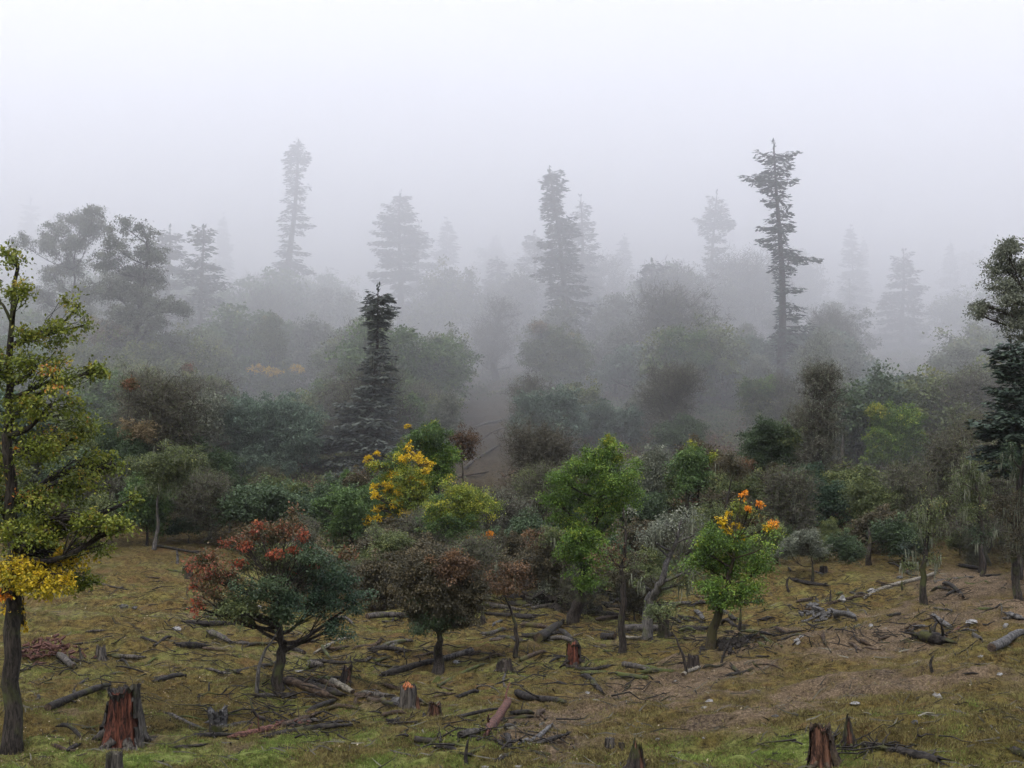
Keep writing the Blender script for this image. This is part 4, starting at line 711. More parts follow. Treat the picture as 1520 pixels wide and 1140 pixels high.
def stump(px, py, w, h, kind, label, heart=None, sector=(200, 330), jag=.25, flare=.8, roots=4, tip=0, name='tree_stump', lean=(0, 0), cat='stump', top=None, waist=.8):
    """w = width at mid height, h = height, both in photo pixels"""
    global _ls; _ls += 1; rng = np.random.default_rng(1900 + _ls); p = at(px, py); s = S(p[1]); r = w * s / 2; hh = h * s
    root = empty(name, p); tag(root, label, cat)
    n, m = 64, 17; th = lin(0, 2 * math.pi, n + 1)[:-1]; ph = rng.uniform(0, 6); z = lin(0, 1, m)
    ridge = np.interp(th, lin(0, 2 * math.pi, 21), np.append(rng.normal(0, 1, 20), 0)[:21]) * .09 + rng.normal(0, .05, n)
    lobe = np.maximum(0, np.cos(th * roots + ph)) ** 2
    def shell(k, zt, rough):
        Rr = r * k * (waist + (1 - waist) * (1 - z[:, None])) * (1 + ridge[None, :] * 1.4 + rng.normal(0, rough, (m, n)) + flare * np.exp(-z[:, None] * 3.4) * (.35 + .65 * lobe[None, :]))
        Rr = Rr * (1 + .16 * vnoise(np.cos(th)[None, :] * 1.6 + 7 + np.sin(th)[None, :] * .8, z[:, None] * 2.6 + np.sin(th)[None, :] * 1.6, _ls) + .16 * vnoise(th[None, :] * 3.2, z[:, None] * 1.2 + 3, _ls + 50))
        if tip: Rr = Rr * (1 - tip * z[:, None] ** 1.5)
        Z = z[:, None] * zt[None, :] - .12 * (1 - z[:, None])
        cx = np.interp(Z / hh, [0, 1], [0, lean[0] * s]); cy = np.interp(Z / hh, [0, 1], [0, lean[1] * s])
        return np.stack([np.cos(th)[None, :] * Rr + cx, np.sin(th)[None, :] * Rr + cy, Z], -1).reshape(-1, 3)
    jag = min(.75, jag * 1.5); jg = np.interp(th, lin(0, 2 * math.pi, 13), np.append(rng.uniform(0, 1, 12), .5)[:13]) * .6 + rng.uniform(0, 1, n) * .4; zt = hh * (1 - jag * jg)
    Vo = shell(1, zt, .02); i = np.arange(m - 1)[:, None] * n + np.arange(n)[None, :]; j = np.arange(m - 1)[:, None] * n + (np.arange(n)[None, :] + 1) % n
    Q = np.stack([i, j, j + n, i + n], -1)
    if heart:
        deg = np.degrees(th)[None, :] + 34 * vnoise(z[:-1, None] * 6 + 3, np.zeros((1, n)), _ls) + rng.normal(0, 4, (m - 1, 1)); Q = Q[~((deg > sector[0]) & (deg < sector[1]) & (z[:-1, None] > .10))]
    g = Geo(); g.add(Vo, Q.reshape(-1, 4))
    # rim folding inwards, then a rotten floor
    zi = zt * .97 - .10 * hh * rng.uniform(.2, 1, n); ridge = ridge + np.abs(np.interp(th, lin(0, 2 * math.pi, 33), np.append(rng.normal(0, 1, 32), 0))) * -.07; Vi = shell(.84, zi, .035)
    k = np.arange(n); t = (m - 1) * n
    core = Geo(); core.add(Vi, np.stack([i, j, j + n, i + n], -1).reshape(-1, 4))
    c = Vi[t:].mean(0) - [0, 0, hh * .12]; core.add(np.concatenate([Vi[t:], [c]]), None, np.stack([k, (k + 1) % n, np.full(n, n)], -1))
    g.add(np.concatenate([Vo[t:], Vi[t:]]), np.stack([k, (k + 1) % n, (k + 1) % n + n, k + n], -1))
    g.build('outer_wood', WOOD[kind], root); core.build('heartwood', WOOD[heart or top or kind], root)
    for q in range(roots):
        a = (2 * math.pi * q - ph) / roots; L = r * rng.uniform(.8, 1.6); e = np.array([math.cos(a), math.sin(a), 0]); P = []
        for t_ in lin(0, 1, 7):
            d = e * (r * .75 + L * t_); x, y = p[0] + d[0], p[1] + d[1]; P.append([d[0], d[1], Hf(x, y) - p[2] + r * .42 * (1 - t_) ** 1.6 - .03 * t_])
        g3 = Geo(); tube(g3, P, r * .36 * lin(1, .15, 7), 7, .5, 0, .12, rng); g3.build('root', WOOD[kind], root)
    if top and jag > 0:
        g4 = Geo()
        for q in range(9):
            a = rng.uniform(0, 6.28); b0 = np.array([math.cos(a) * r * .62, math.sin(a) * r * .62, hh * .84]); tube(g4, [b0, b0 + [0, 0, hh * .07], b0 + [rng.normal(0, .02), 0, hh * rng.uniform(.1, .2)]], [r * .2, r * .13, r * .02], 5)
        g4.build('splintered_top', WOOD[top], root)
    return root
def snag(px, py, w, h, kind, label, lean=0, name='dead_snag', cat='snag', stubs=2, curl=.05):
    global _ls; _ls += 1; rng = np.random.default_rng(2900 + _ls); p = at(px, py); s = S(p[1]); r = w * s / 2; hh = h * s
    root = empty(name, p); tag(root, label, cat); P = curve((0, 0, -.15), (lean * s, 0, hh), rng, 10, curl); g = Geo()
    tube(g, P, r * np.array([1.7, 1.25, 1.05, 1, .95, .88, .8, .68, .5, .12]), 9, .5, 0, .12, rng); g.build('trunk', WOOD[kind], root)
    for q in range(stubs):
        i = rng.integers(3, 8); a = rng.uniform(0, 6.28); g2 = Geo(); tube(g2, curve(P[i], P[i] + np.array([math.cos(a), math.sin(a), .5]) * r * rng.uniform(2.5, 5), rng, 4, .1), r * .35 * lin(1, .2, 4), 5); g2.build('branch_stub', WOOD[kind], root)
    return root
def rockmat():
    m, nt, b = mat('rock_grey'); tc = nt.nodes.new('ShaderNodeTexCoord'); n = noise(nt, 5, 6, .7, tc.outputs['Object']); r = ramp(nt, [(.3, (.06, .058, .053)), (.5, (.18, .175, .16)), (.7, (.36, .35, .33))]); nt.links.new(n.outputs[0], r.inputs[0])
    nt.links.new(r.outputs[0], b.inputs['Base Color']); b.inputs['Roughness'].default_value = .9; bump(nt, b, n.outputs[0], .6, .03); return m
M_rock = rockmat()
M_rockd = barkmat('rock_dark_lichen', (.035, .034, .032), (.12, .115, .105), (.05, .05, .02), .4, (6, 6, 6), .7, .03)
def rock(px, py, w, h, label, dark=False, name='rock', group=None):
    global _ls; _ls += 1; rng = np.random.default_rng(3900 + _ls); p = at(px, py); s = S(p[1]); g = Geo(); n, m = 10, 7
    th = lin(0, 2 * math.pi, n + 1)[:-1]; ph = lin(-math.pi / 2, math.pi / 2, m); rr = rng.uniform(.62, 1.2, (m, n)); rr[0] = rr[0, 0]; rr[-1] = rr[-1, 0]
    V = np.stack([np.cos(ph)[:, None] * np.cos(th)[None] * rr * w * s / 2, np.cos(ph)[:, None] * np.sin(th)[None] * rr * w * s * .4, np.sin(ph)[:, None] * rr * h * s * .5 + h * s * .12], -1).reshape(-1, 3)
    i = np.arange(m - 1)[:, None] * n + np.arange(n)[None, :]; j = np.arange(m - 1)[:, None] * n + (np.arange(n)[None, :] + 1) % n
    g.add(V, np.stack([i, j, j + n, i + n], -1).reshape(-1, 4)); o = g.build(name, M_rockd if dark else M_rock, None, False, p); o.rotation_euler[2] = rng.uniform(-.5, .5)
    return tag(o, label, 'rock', group)

# ---- stumps ----
stump(180, 1104, 56, 94, 'stumpgrey', 'largest stump, hollow with a torn red heart, right of the big left trunk', heart='red', sector=(165, 315), jag=.16, flare=1.0, roots=5, lean=(3, 0))
stump(169, 1150, 25, 36, 'stumpgrey', 'small grey mossy stump cut by the bottom edge, below the large red stump', jag=.12, flare=.3, roots=3)
stump(607, 1052, 24, 38, 'stumpgrey', 'grey stump with a broken orange top on the green turf', top='orange', jag=.2, flare=.45, roots=4)
stump(645, 1065, 22, 27, 'brown', 'low brown split stump right of the stump with the orange top', heart='rustred', sector=(230, 320), jag=.35, flare=.7)
stump(620, 1052, 8, 24, 'rustred', 'narrow rusty sliver of a stump between the orange-topped and the split brown stump', jag=.5, flare=.7, roots=3, tip=.4)
stump(512, 1014, 17, 30, 'stumpdark', 'leaning dark stump right of the red-leaved tree', heart='rustred', sector=(280, 350), jag=.3, flare=.4, lean=(6, 0))
stump(851, 984, 21, 34, 'stumpdark', 'red-brown rotten stump below the large bright green tree', heart='red', sector=(190, 340), jag=.2, flare=.5)
stump(749, 997, 24, 22, 'stumpdark', 'squat dark mossy stump at the foot of the small rusty tree', jag=.25, flare=.6, roots=5)
stump(1030, 992, 18, 24, 'stumpdark', 'dark stump beside the bowed sapling', jag=.3, flare=.5)
stump(945, 1152, 34, 62, 'stumpdark', 'pointed dark stump with a rusty split side at the bottom edge, middle', heart='rustred', sector=(290, 350), jag=.35, flare=.45, tip=.55)
stump(1222, 1134, 40, 66, 'brown', 'large tilted reddish brown stump at the bottom right', heart='rustred', sector=(200, 300), jag=.22, flare=.8, roots=5, lean=(-6, 0))
stump(1259, 1104, 19, 48, 'stumpdark', 'slim pointed stump with a charred tip, right of the large tilted stump', heart='rustred', sector=(240, 300), jag=.2, flare=.35, tip=.75, roots=3)
stump(905, 1108, 14, 14, 'stumpgrey', 'tiny grey stump on the trampled soil, left one of two', jag=.1, flare=.3, roots=3)
stump(922, 1111, 10, 9, 'stumpdark', 'tiny dark stump on the trampled soil, right one of two', jag=.1, flare=.3, roots=3)
stump(986, 945, 18, 26, 'stumpdark', 'dark stump between the gnarled grey tree and the leaning mossy maple', jag=.2, flare=.5)
stump(1222, 852, 11, 13, 'stumpdark', 'dark cut stump on the far right slope left of the middle snag', jag=.1, flare=.3)
stump(150, 978, 15, 24, 'stumpgrey', 'grey splayed root stump beside the heap of red wood', jag=.4, flare=1.0, roots=6)
stump(121, 976, 5, 22, 'stumpgrey', 'curved grey stump splinter at the right end of the red wood heap', jag=.4, flare=.6, roots=3, tip=.6, lean=(-5, 0))
stump(717, 922, 9, 18, 'stumpdark', 'dark pointed stump at the right foot of the dense dark round tree crown', jag=.3, flare=.5, tip=.6)
stump(650, 1012, 12, 9, 'moss', 'mossy nub of a stump in front of the dense dark round tree', jag=.2, flare=.6, tip=.5)
stump(1101, 938, 12, 14, 'stumpdark', 'short dark stump at the base of the thin snag right of the mossy maple', jag=.3, flare=.4)
stump(279, 858, 14, 24, 'stumpdark', 'dark stump high on the left slope, left of the red leaves', jag=.3, flare=.5)
# twisted root stump with arms
rt = stump(320, 1096, 20, 24, 'stumpdark', 'dark forked root stump with long arms spread left and right', jag=.3, flare=.5)
stump(324, 1076, 22, 34, 'grey', 'upturned silver root plate of twisted fibres behind the forked root stump', jag=.5, flare=.2, roots=3, waist=1.25)
# ---- snags ----
snag(1098, 938, 5, 38, 'dark', 'thin dark snag right of the leaning mossy maple', 1)
snag(1290, 838, 8, 56, 'stumpdark', 'broken dead trunk standing in the shade, middle of the right slope', -1)
snag(1384, 998, 5, 26, 'dark', 'small dark upright snag on the grassy right slope', 3, stubs=1)
snag(1359, 948, 9, 14, 'stumpdark', 'stubby root end at the left of the tangled black root mass', -6, stubs=1)
snag(382, 1076, 6, 42, 'stumpdark', 'bent dark stick stump left of the chip-strewn logs', -12, curl=.14, stubs=1)
snag(694, 1132, 6, 38, 'dark', 'thin upright dark stake at the bottom edge, middle', 2, stubs=0)
snag(1173, 878, 4, 24, 'stumpdark', 'short thin dead stem at the left of the right slope', 0)
snag(1232, 892, 4, 18, 'stumpdark', 'short dead stem above the pale fallen pole, left end', 1)
snag(1339, 878, 3.5, 16, 'stumpdark', 'short upright stick crossing the long pale pole', 0)
snag(262, 838, 4, 24, 'grey', 'short pale stem standing on the shaded left slope', 1)
snag(1243, 958, 2.5, 20, 'dark', 'thin hooked dark twig at the stone and branch litter', -3, curl=.12)
snag(1202, 960, 2.5, 16, 'dark', 'thin black twig left of the hooked one on the right slope', -1)
snag(1070, 985, 4, 46, 'dark', 'leaning thin dead stem right of the mossy maple', 22)
snag(1455, 856, 6, 48, 'stumpdark', 'straight dead stem below the lichen thicket on the right', 2)
snag(340, 790, 3, 28, 'grey', 'pale forked dead twig top left of the red leaves', 3, stubs=3)
snag(1240, 712, 7, 70, 'stumpdark', 'broken leaning dark trunk below the feathery grey tree', 12)
# ---- fallen logs: x1,y1,x2,y2,width,kind,label ----
for row in [
 (71, 1056, 164, 1020, 10, 'dark', 'long dark log running up to the large red stump from the left', (1, 0), 1),
 (112, 1034, 131, 1010, 5, 'dark', 'short thin stick above the log left of the large red stump', (0, 0), 0),
 (205, 1104, 350, 1096, 8, 'dark', 'long black log lying right of the large red stump', (0, 0), 1),
 (258, 1112, 305, 1108, 5, 'dark', 'thin stick under the long black log by the red stump', (0, 0), 0),
 (248, 1062, 302, 1086, 7, 'stumpgrey', 'left arm of driftwood reaching to the forked root stump', (0, 0), 0),
 (316, 1086, 370, 1074, 7, 'stumpgrey', 'right arm of driftwood reaching from the forked root stump', (0, 0), 0),
 (345, 1098, 412, 1084, 11, 'chip', 'rotten red-brown log breaking into chips, left of the green turf', (0, 0), 2),
 (395, 1100, 515, 1083, 8, 'dark', 'dark crooked log on the edge of the green turf, lowest of the left pile', (0, 0), 1),
 (412, 1082, 465, 1066, 9, 'brown', 'short brown log above the crooked log left of the turf', (0, 0), 1),
 (455, 1084, 508, 1072, 6, 'dark', 'thin dark log over the crooked log left of the turf', (0, 0), 0),
 (452, 1062, 500, 1042, 7, 'dark', 'dark stick among the chips above the green turf', (0, 0), 1),
 (205, 1022, 240, 1008, 6, 'dark', 'dark rotten stick right behind the large red stump', (0, 0), 1),
 (228, 1014, 275, 1006, 7, 'dark', 'black ragged branch right of the large red stump top', (0, 0), 2),
 (88, 978, 110, 994, 10, 'stumpgrey', 'short grey log sliding from the heap of red wood', (1, 1), 0),
 (165, 976, 212, 979, 6, 'stumpgrey', 'low grey root log right of the splayed root stump', (0, 0), 1),
 (325, 1004, 402, 990, 8, 'dark', 'black log half sunk in the moss left of the red-leaved tree', (0, 0), 0),
 (268, 962, 302, 963, 10, 'dark', 'hollow dark log under the mossy mound on the left slope', (0, 0), 0),
 (300, 964, 335, 968, 5, 'brown', 'thin brown log beside the mossy mound on the left slope', (0, 0), 0),
 (310, 942, 338, 956, 9, 'stumpgrey', 'grey weathered chunk on top of the mossy mound', (0, 0), 0),
 (142, 866, 188, 877, 3, 'dark', 'thin stick high on the leaf-strewn left slope', (0, 0), 0),
 (276, 926, 346, 930, 8, 'dark', 'dark log below the red leaves on the left slope', (0, 0), 1),
 (330, 922, 400, 926, 5, 'dark', 'thin dark log behind the trunk of the red-leaved tree', (0, 0), 1),
 (466, 972, 522, 948, 5, 'pale', 'slim pale barkless log right of the red-leaved tree', (0, 0), 0),
 (457, 984, 520, 986, 6, 'dark', 'dark branch crossing below the slim pale log', (0, 0), 2),
 (424, 966, 452, 972, 6, 'dark', 'short dark log with rounded end right of the red-leaved trunk', (0, 1), 0),
 (545, 984, 596, 956, 9, 'stumpgrey', 'grey mossy log pointing up the slope, left of the dense round tree', (0, 0), 0),
 (527, 984, 584, 994, 4, 'dark', 'thin black pole left of the dense dark round tree', (0, 0), 0),
 (567, 1006, 646, 984, 9, 'dark', 'ragged dark log running to the trunk of the dense round tree', (0, 0), 2),
 (654, 984, 702, 970, 9, 'stumpgrey', 'grey log end right of the trunk of the dense round tree', (0, 1), 0),
 (457, 991, 480, 989, 10, 'stumpgrey', 'short thick cut log left of the leaning dark stump', ('pale', 1), 0),
 (420, 1014, 492, 1040, 13, 'brown', 'thick rotten brown log lying right of the red-leaved trunk', (0, 0), 2),
 (450, 1018, 508, 1036, 11, 'dark', 'thick dark log on top of the rotten brown one', (0, 0), 1),
 (492, 1016, 523, 1032, 10, 'pale', 'smooth grey-green cut log below the leaning dark stump', (1, 1), 0),
 (650, 1022, 726, 986, 5, 'moss', 'long mossy pole rising right of the dense round tree', (0, 0), 0),
 (734, 1018, 759, 1008, 2.5, 'dark', 'thin twig-like stick below the squat mossy stump', (0, 0), 0),
 (574, 1078, 666, 1070, 3.5, 'dark', 'thin end of the long black pole lying on the bright turf', (0, 0), 0),
 (618, 1076, 746, 1054, 6, 'dark', 'long black pole lying across the bright turf', (0, 0), 0),
 (616, 1104, 753, 1108, 9, 'dark', 'long black squared beam on the turf near the bottom', (1, 1), 1),
 (684, 1097, 711, 1090, 11, 'stumpgrey', 'short thick log with a dark hollow end above the black beam', ('dark', 0), 0),
 (586, 1050, 603, 1049, 14, 'grey', 'short round log section beside the orange-topped stump', (1, 1), 0),
 (724, 1092, 752, 1046, 13, 'chip', 'rotten log crumbling into red chips, lying uphill', (0, 0), 2),
 (750, 1086, 764, 1078, 10, 'dark', 'black charred knot beside the crumbling red log', (0, 0), 1),
 (752, 1094, 758, 1112, 9, 'dark', 'dark broken knot at the right end of the black beam', (0, 0), 0),
 (768, 1034, 838, 1047, 11, 'dark', 'smooth dark grey log on the edge of the trampled soil', (1, 0), 1),
 (739, 1134, 842, 1095, 8, 'dark', 'long dark log slanting at the bottom edge, middle', (0, 0), 1),
 (770, 1108, 806, 1076, 7, 'grey', 'silver forked branch above the slanting dark log, left prong', (0, 0), 0),
 (784, 1106, 818, 1080, 7, 'grey', 'silver forked branch above the slanting dark log, right prong', (0, 0), 0),
 (866, 1004, 960, 1013, 8, 'moss', 'long mossy log in the hollow below the rotten red stump', (0, 0), 2),
 (867, 1008, 894, 1031, 9, 'dark', 'dark log leaning downhill from the long mossy log', (0, 0), 0),
 (870, 998, 908, 990, 5, 'dark', 'curled dark branch above the long mossy log', (0, 0), 2),
 (926, 990, 966, 999, 8, 'stumpgrey', 'grey log with a broken pale end right of the curled branch', ('pale', 0), 0),
 (799, 954, 834, 930, 14, 'dark', 'thick dark log with a cut end facing the clearing', (1, 0), 0),
 (832, 940, 852, 960, 8, 'dark', 'dark log behind the rotten red stump', (0, 0), 0),
 (866, 911, 926, 918, 9, 'dark', 'long dark log in the log pile, left of the slim trunk', (0, 0), 0),
 (925, 898, 975, 926, 9, 'dark', 'dark log slanting down behind the gnarled grey tree', (0, 0), 1),
 (924, 939, 980, 938, 11, 'stumpgrey', 'thick grey log at the foot of the gnarled grey tree', (1, 1), 0),
 (922, 932, 1042, 931, 5, 'brown', 'long thin brown log behind the thick grey log', (0, 0), 1),
 (895, 951, 913, 950, 11, 'dark', 'short dark round log left of the slim straight trunk', (1, 1), 0),
 (925, 949, 962, 947, 5, 'pale', 'pale slab below the thick grey log', (0, 0), 0),
 (1008, 938, 1032, 938, 5, 'moss', 'short mossy log right of the gnarled grey tree', (0, 0), 1),
 (864, 886, 916, 887, 7, 'dark', 'dark log lying behind the large bright green tree', (0, 0), 1),
 (900, 866, 936, 880, 7, 'brown', 'reddish brown log above the log pile', (0, 0), 0),
 (884, 880, 900, 866, 6, 'grey', 'short silver log leaning on the reddish brown log', (0, 0), 0),
 (1014, 1004, 1038, 992, 6, 'pale', 'pale flat slab at the top of the trampled soil', (1, 1), 0),
 (1070, 978, 1140, 978, 5, 'dark', 'dark log low beyond the crest, right of the mossy maple', (0, 0), 2),
 (1100, 940, 1160, 962, 5, 'moss', 'mossy pole right of the mossy maple', (0, 0), 1),
 (770, 984, 808, 970, 7, 'brown', 'brown log chunk left of the rotten red stump', (0, 0), 1),
 (816, 986, 838, 976, 4, 'dark', 'thin dark log touching the rotten red stump on its left', (0, 0), 0),
 (1284, 889, 1388, 854, 6, 'pale', 'long pale fallen pole on the right slope', (0, 1), 0),
 (1196, 908, 1285, 887, 5, 'brown', 'thin lower continuation of the long pale pole', (0, 0), 1),
 (1172, 861, 1226, 871, 6, 'dark', 'dark log lying across the upper right slope', (0, 0), 1),
 (1240, 918, 1270, 923, 9, 'grey', 'stout silver-grey log on the right slope', (0, 0), 0),
 (1268, 934, 1286, 926, 5, 'stumpgrey', 'small grey broken branch right of the stout silver log', (0, 0), 2),
 (1384, 918, 1410, 934, 8, 'grey', 'grey log above the tangled black root mass', (1, 0), 0),
 (1344, 936, 1384, 920, 3, 'brown', 'thin stick left of the tangled black root mass', (0, 0), 0),
 (1364, 950, 1406, 960, 17, 'dark', 'tangled black root mass on the right slope', (0, 0), 4),
 (1400, 950, 1424, 936, 7, 'rustred', 'reddish splintered wood right of the black root mass', (0, 0), 2),
 (1472, 968, 1524, 944, 13, 'grey', 'big smooth grey log cut by the right edge', (1, 0), 0),
 (1449, 988, 1517, 990, 4, 'dark', 'thin straight dark pole near the right edge', (0, 0), 0),
 (1494, 914, 1519, 922, 8, 'grey', 'pale grey log chunk at the right edge above the big grey log', (0, 0), 0),
 (1444, 944, 1457, 953, 7, 'stumpgrey', 'small grey log piece left of the big smooth grey log', (0, 0), 0),
 (1282, 1110, 1330, 1120, 9, 'dark', 'knotted black log right of the slim pointed stump', (0, 0), 3),
 (1322, 1120, 1396, 1138, 13, 'dark', 'thick dark log at the bottom edge, right', (0, 0), 1),
 (1400, 870, 1430, 890, 6, 'dark', 'dark bent branch beyond the long pale pole', (0, 0), 1),
 (1388, 866, 1446, 858, 5, 'stumpgrey', 'grey branch beyond the end of the long pale pole', (0, 0), 2),
 (1424, 842, 1460, 850, 6, 'dark', 'dark log under the lichen thickets on the right', (0, 0), 0),
 (1430, 804, 1452, 818, 6, 'grey', 'grey log in the pale gap of the right wood', (0, 0), 0),
 (1318, 836, 1362, 856, 3, 'dark', 'thin dark pole leaning on the shaded right slope', (0, 0), 0),
 (690, 696, 742, 662, 4.5, 'stumpgrey', 'long grey log lying up the misty log slope', (0, 0), 0),
 (700, 640, 756, 622, 4, 'stumpgrey', 'upper grey log on the misty log slope', (0, 0), 0),
 (698, 660, 750, 636, 3, 'brown', 'thin middle log on the misty log slope', (0, 0), 0),
 (705, 632, 745, 626, 3, 'stumpgrey', 'topmost thin log on the misty log slope', (0, 0), 0),
 (680, 710, 728, 700, 4, 'brown', 'lowest brown log on the misty log slope', (0, 0), 1),
 (545, 920, 612, 918, 9, 'stumpgrey', 'grey log behind the dense round tree, on its left', (1, 0), 0),
 (548, 908, 580, 906, 10, 'brown', 'brown rotten log on top of the grey log left of the dense round tree', (0, 0), 1),
 (716, 900, 772, 908, 7, 'stumpgrey', 'grey log behind the small rusty tree, upper', (0, 0), 1),
 (720, 914, 808, 916, 5, 'dark', 'dark log behind the small rusty tree, lower', (0, 0), 1),
 (732, 930, 745, 922, 5, 'grey', 'short silver stick left of the small rusty tree', (0, 0), 0),
 (795, 892, 860, 880, 7, 'dark', 'dark log left of the large bright green trunk', (0, 0), 1),
 (790, 905, 840, 900, 6, 'stumpgrey', 'grey log lying among dark ones left of the bright green trunk', (0, 0), 2),
 (1060, 905, 1092, 925, 8, 'dark', 'dark log behind the mossy maple trunk', (0, 0), 0),
 (1032, 910, 1044, 922, 7, 'grey', 'silver stub of wood left of the mossy maple trunk', (0, 0), 0),
 (1128, 940, 1150, 946, 4, 'dark', 'small dark log right of the thin snag', (0, 0), 0),
 (210, 948, 232, 955, 4, 'dark', 'small dark stick on the left slope under the litter', (0, 0), 0),
 (100, 1118, 118, 1108, 7, 'dark', 'dark rotten piece among pale litter by the left trunk', (0, 0), 1),
 (232, 812, 300, 824, 4, 'dark', 'dark log under the left wood', (0, 0), 1),
 (1500, 1118, 1530, 1130, 12, 'dark', 'dark log end in the bottom right corner', (0, 0), 0),
 (795, 872, 845, 858, 5, 'dark', 'dark slender log above the logs left of the bright green trunk', (0, 0), 1),
]:
    log(*row[:7], cut=row[7], stubs=row[8])
# ---- the heap of split red wood: every billet is its own thing ----
def heap(cx, cy, n, wpx, hpx, kind, label, group, seed, lo=.16, hi=.42):
    nm = label.split(' in the')[0].split()[-1] if kind == 'chip' and 'billet' in label else ('stick' if 'stick' in label else 'wood_piece')
    rng = np.random.default_rng(seed); c = at(cx, cy); s = S(c[1]); protos = []
    for q in range(5):
        g = Geo(); L = 1.0; a = rng.uniform(.10, .17); k = rng.uniform(.5, 1)
        tube(g, [(-.5, 0, 0), (-.2, rng.normal(0, .02), .01), (.2, 0, rng.normal(0, .02)), (.5, 0, 0)], [a, a * 1.05, a, a * .8], 4, .5, 0, .15, rng); protos.append(g.mesh('billet', WOOD[kind], False))
    for q in range(n):
        u = rng.normal(0, .42); v = rng.normal(0, .42); hgt = max(0, 1 - u * u - v * v) * hpx * s * rng.uniform(.1, 1)
        x, y = c[0] + u * wpx * s * .6, c[1] + v * wpx * s * .5; o = bpy.data.objects.new(nm, protos[q % 5]); COL.objects.link(o)
        o.location = (x, y, Hf(x, y) + .04 + hgt); o.rotation_euler = (rng.uniform(0, 3), rng.normal(0, .3), rng.uniform(0, 3.14)); o.scale = (rng.uniform(lo, hi),) * 3
        o.scale = (o.scale[0], o.scale[0] * 1.3, o.scale[0] * 1.3); tag(o, label, 'firewood' if nm == 'billet' else nm.replace('_', ' '), group)
heap(72, 972, 110, 84, 26, 'chip', 'split red-brown billet in the heap right of the big left trunk', 'billets in the red wood heap', 5, .16, .36)
heap(438, 1078, 28, 60, 8, 'chip', 'reddish wood chip strewn over the logs left of the green turf', 'chips over the left logs', 6, .12, .3)
heap(1218, 914, 36, 80, 8, 'grey', 'grey broken piece of wood strewn at the foot of the right slope', 'grey wood pieces on the right slope', 7, .15, .5)
heap(935, 893, 40, 50, 20, 'dark', 'dark stick in the brush heap behind the gnarled grey tree', 'sticks of the brush heap', 8, .3, 1.0)
heap(820, 905, 40, 90, 16, 'dark', 'dark stick in the tangle left of the large bright green trunk', 'sticks of the dark tangle', 9, .3, 1.2)
heap(1080, 958, 26, 60, 7, 'dark', 'dark broken stick around the mossy maple trunk', 'sticks round the mossy maple', 10, .2, .7)
heap(540, 1040, 18, 80, 5, 'brown', 'brown broken bark piece on the litter above the green turf', 'bark pieces above the turf', 12, .12, .4)
# ---- rocks ----
for row in [
 (1054, 1043, 13, 8, 'white flat stone on the trampled soil, larger of the pair'), (1046, 1051, 10, 5, 'white long stone just below the larger white flat stone'),
 (976, 1098, 8, 5, 'small white stone right of the pointed dark stump'), (1045, 1097, 7, 4, 'small pale stone midway along the trampled soil'),
 (1391, 1036, 14, 12, 'pale upright stone in the reddish soil patch'), (1270, 1045, 16, 5, 'flat pale stone above the slim pointed stump'),
 (1293, 930, 9, 6, 'white stone right of the small grey broken branch'), (1256, 932, 5, 4, 'tiny white stone left of the grey broken branch'), (1314, 934, 7, 4, 'tan stone in the soil on the right slope'),
 (1456, 976, 9, 6, 'round white stone above the thin dark pole'), (1438, 976, 7, 4, 'small white stone left of the round white stone'),
 (1484, 1002, 11, 6, 'white stone below the thin dark pole near the right edge'), (1493, 930, 9, 9, 'grey stone between the two grey logs at the right edge'), (1443, 925, 22, 6, 'flat pale rock slab on the upper soil at the right'),
 (1294, 880, 13, 11, 'rounded grey boulder behind the long pale pole'), (1250, 892, 12, 13, 'upright grey rock left of the rounded boulder'), (1206, 902, 22, 12, 'broad mossy grey rock on the right slope', True),
 (1183, 955, 11, 12, 'white stone among the black twigs'), (1190, 946, 10, 6, 'pale flat stone above the white one among the black twigs'), (1490, 808, 18, 16, 'pale boulder in the dark gap at the right edge'), (1462, 815, 12, 12, 'second pale boulder in the dark gap, on the left'),
 (446, 997, 18, 5, 'long white stone right of the red-leaved trunk'), (498, 988, 7, 6, 'pale reddish stone beside the dark crossing branch'), (678, 984, 12, 7, 'pale flat stone right of the dense round tree trunk'),
 (184, 902, 16, 9, 'dark stone on the leafy left slope', True), (262, 935, 16, 8, 'pale rough stone below the red leaves'), (200, 903, 10, 6, 'dark low stone right of the stone on the leafy slope', True), (57, 1038, 6, 14, 'grey stone slab left of the log to the red stump', True),
 (1335, 858, 10, 6, 'grey stone near the middle of the long pale pole', True), (1232, 1058, 14, 5, 'brownish low stone above the large tilted stump', True), (1150, 1064, 14, 6, 'buried tan stone in the lower soil band', True), (1358, 1074, 12, 8, 'brown lump of rock in the turf on the right', True),
 (1502, 1087, 12, 4, 'thin pale stone at the right edge of the turf'), (720, 1140, 12, 6, 'white stone at the bottom edge, middle'), (770, 1139, 12, 5, 'pale stone at the bottom edge right of the dark stake'), (872, 1030, 8, 6, 'pale stone beside the log leaning downhill'),
 (1003, 1012, 6, 4, 'tiny white stone at the left tip of the pale slab'), (385, 902, 8, 5, 'pale stone under the red-leaved tree, on its left'), (720, 768, 16, 6, 'grey slab on the brushy path of the log slope'), (797, 790, 12, 6, 'pale slab above the rusty thicket'),
]: rock(*row)

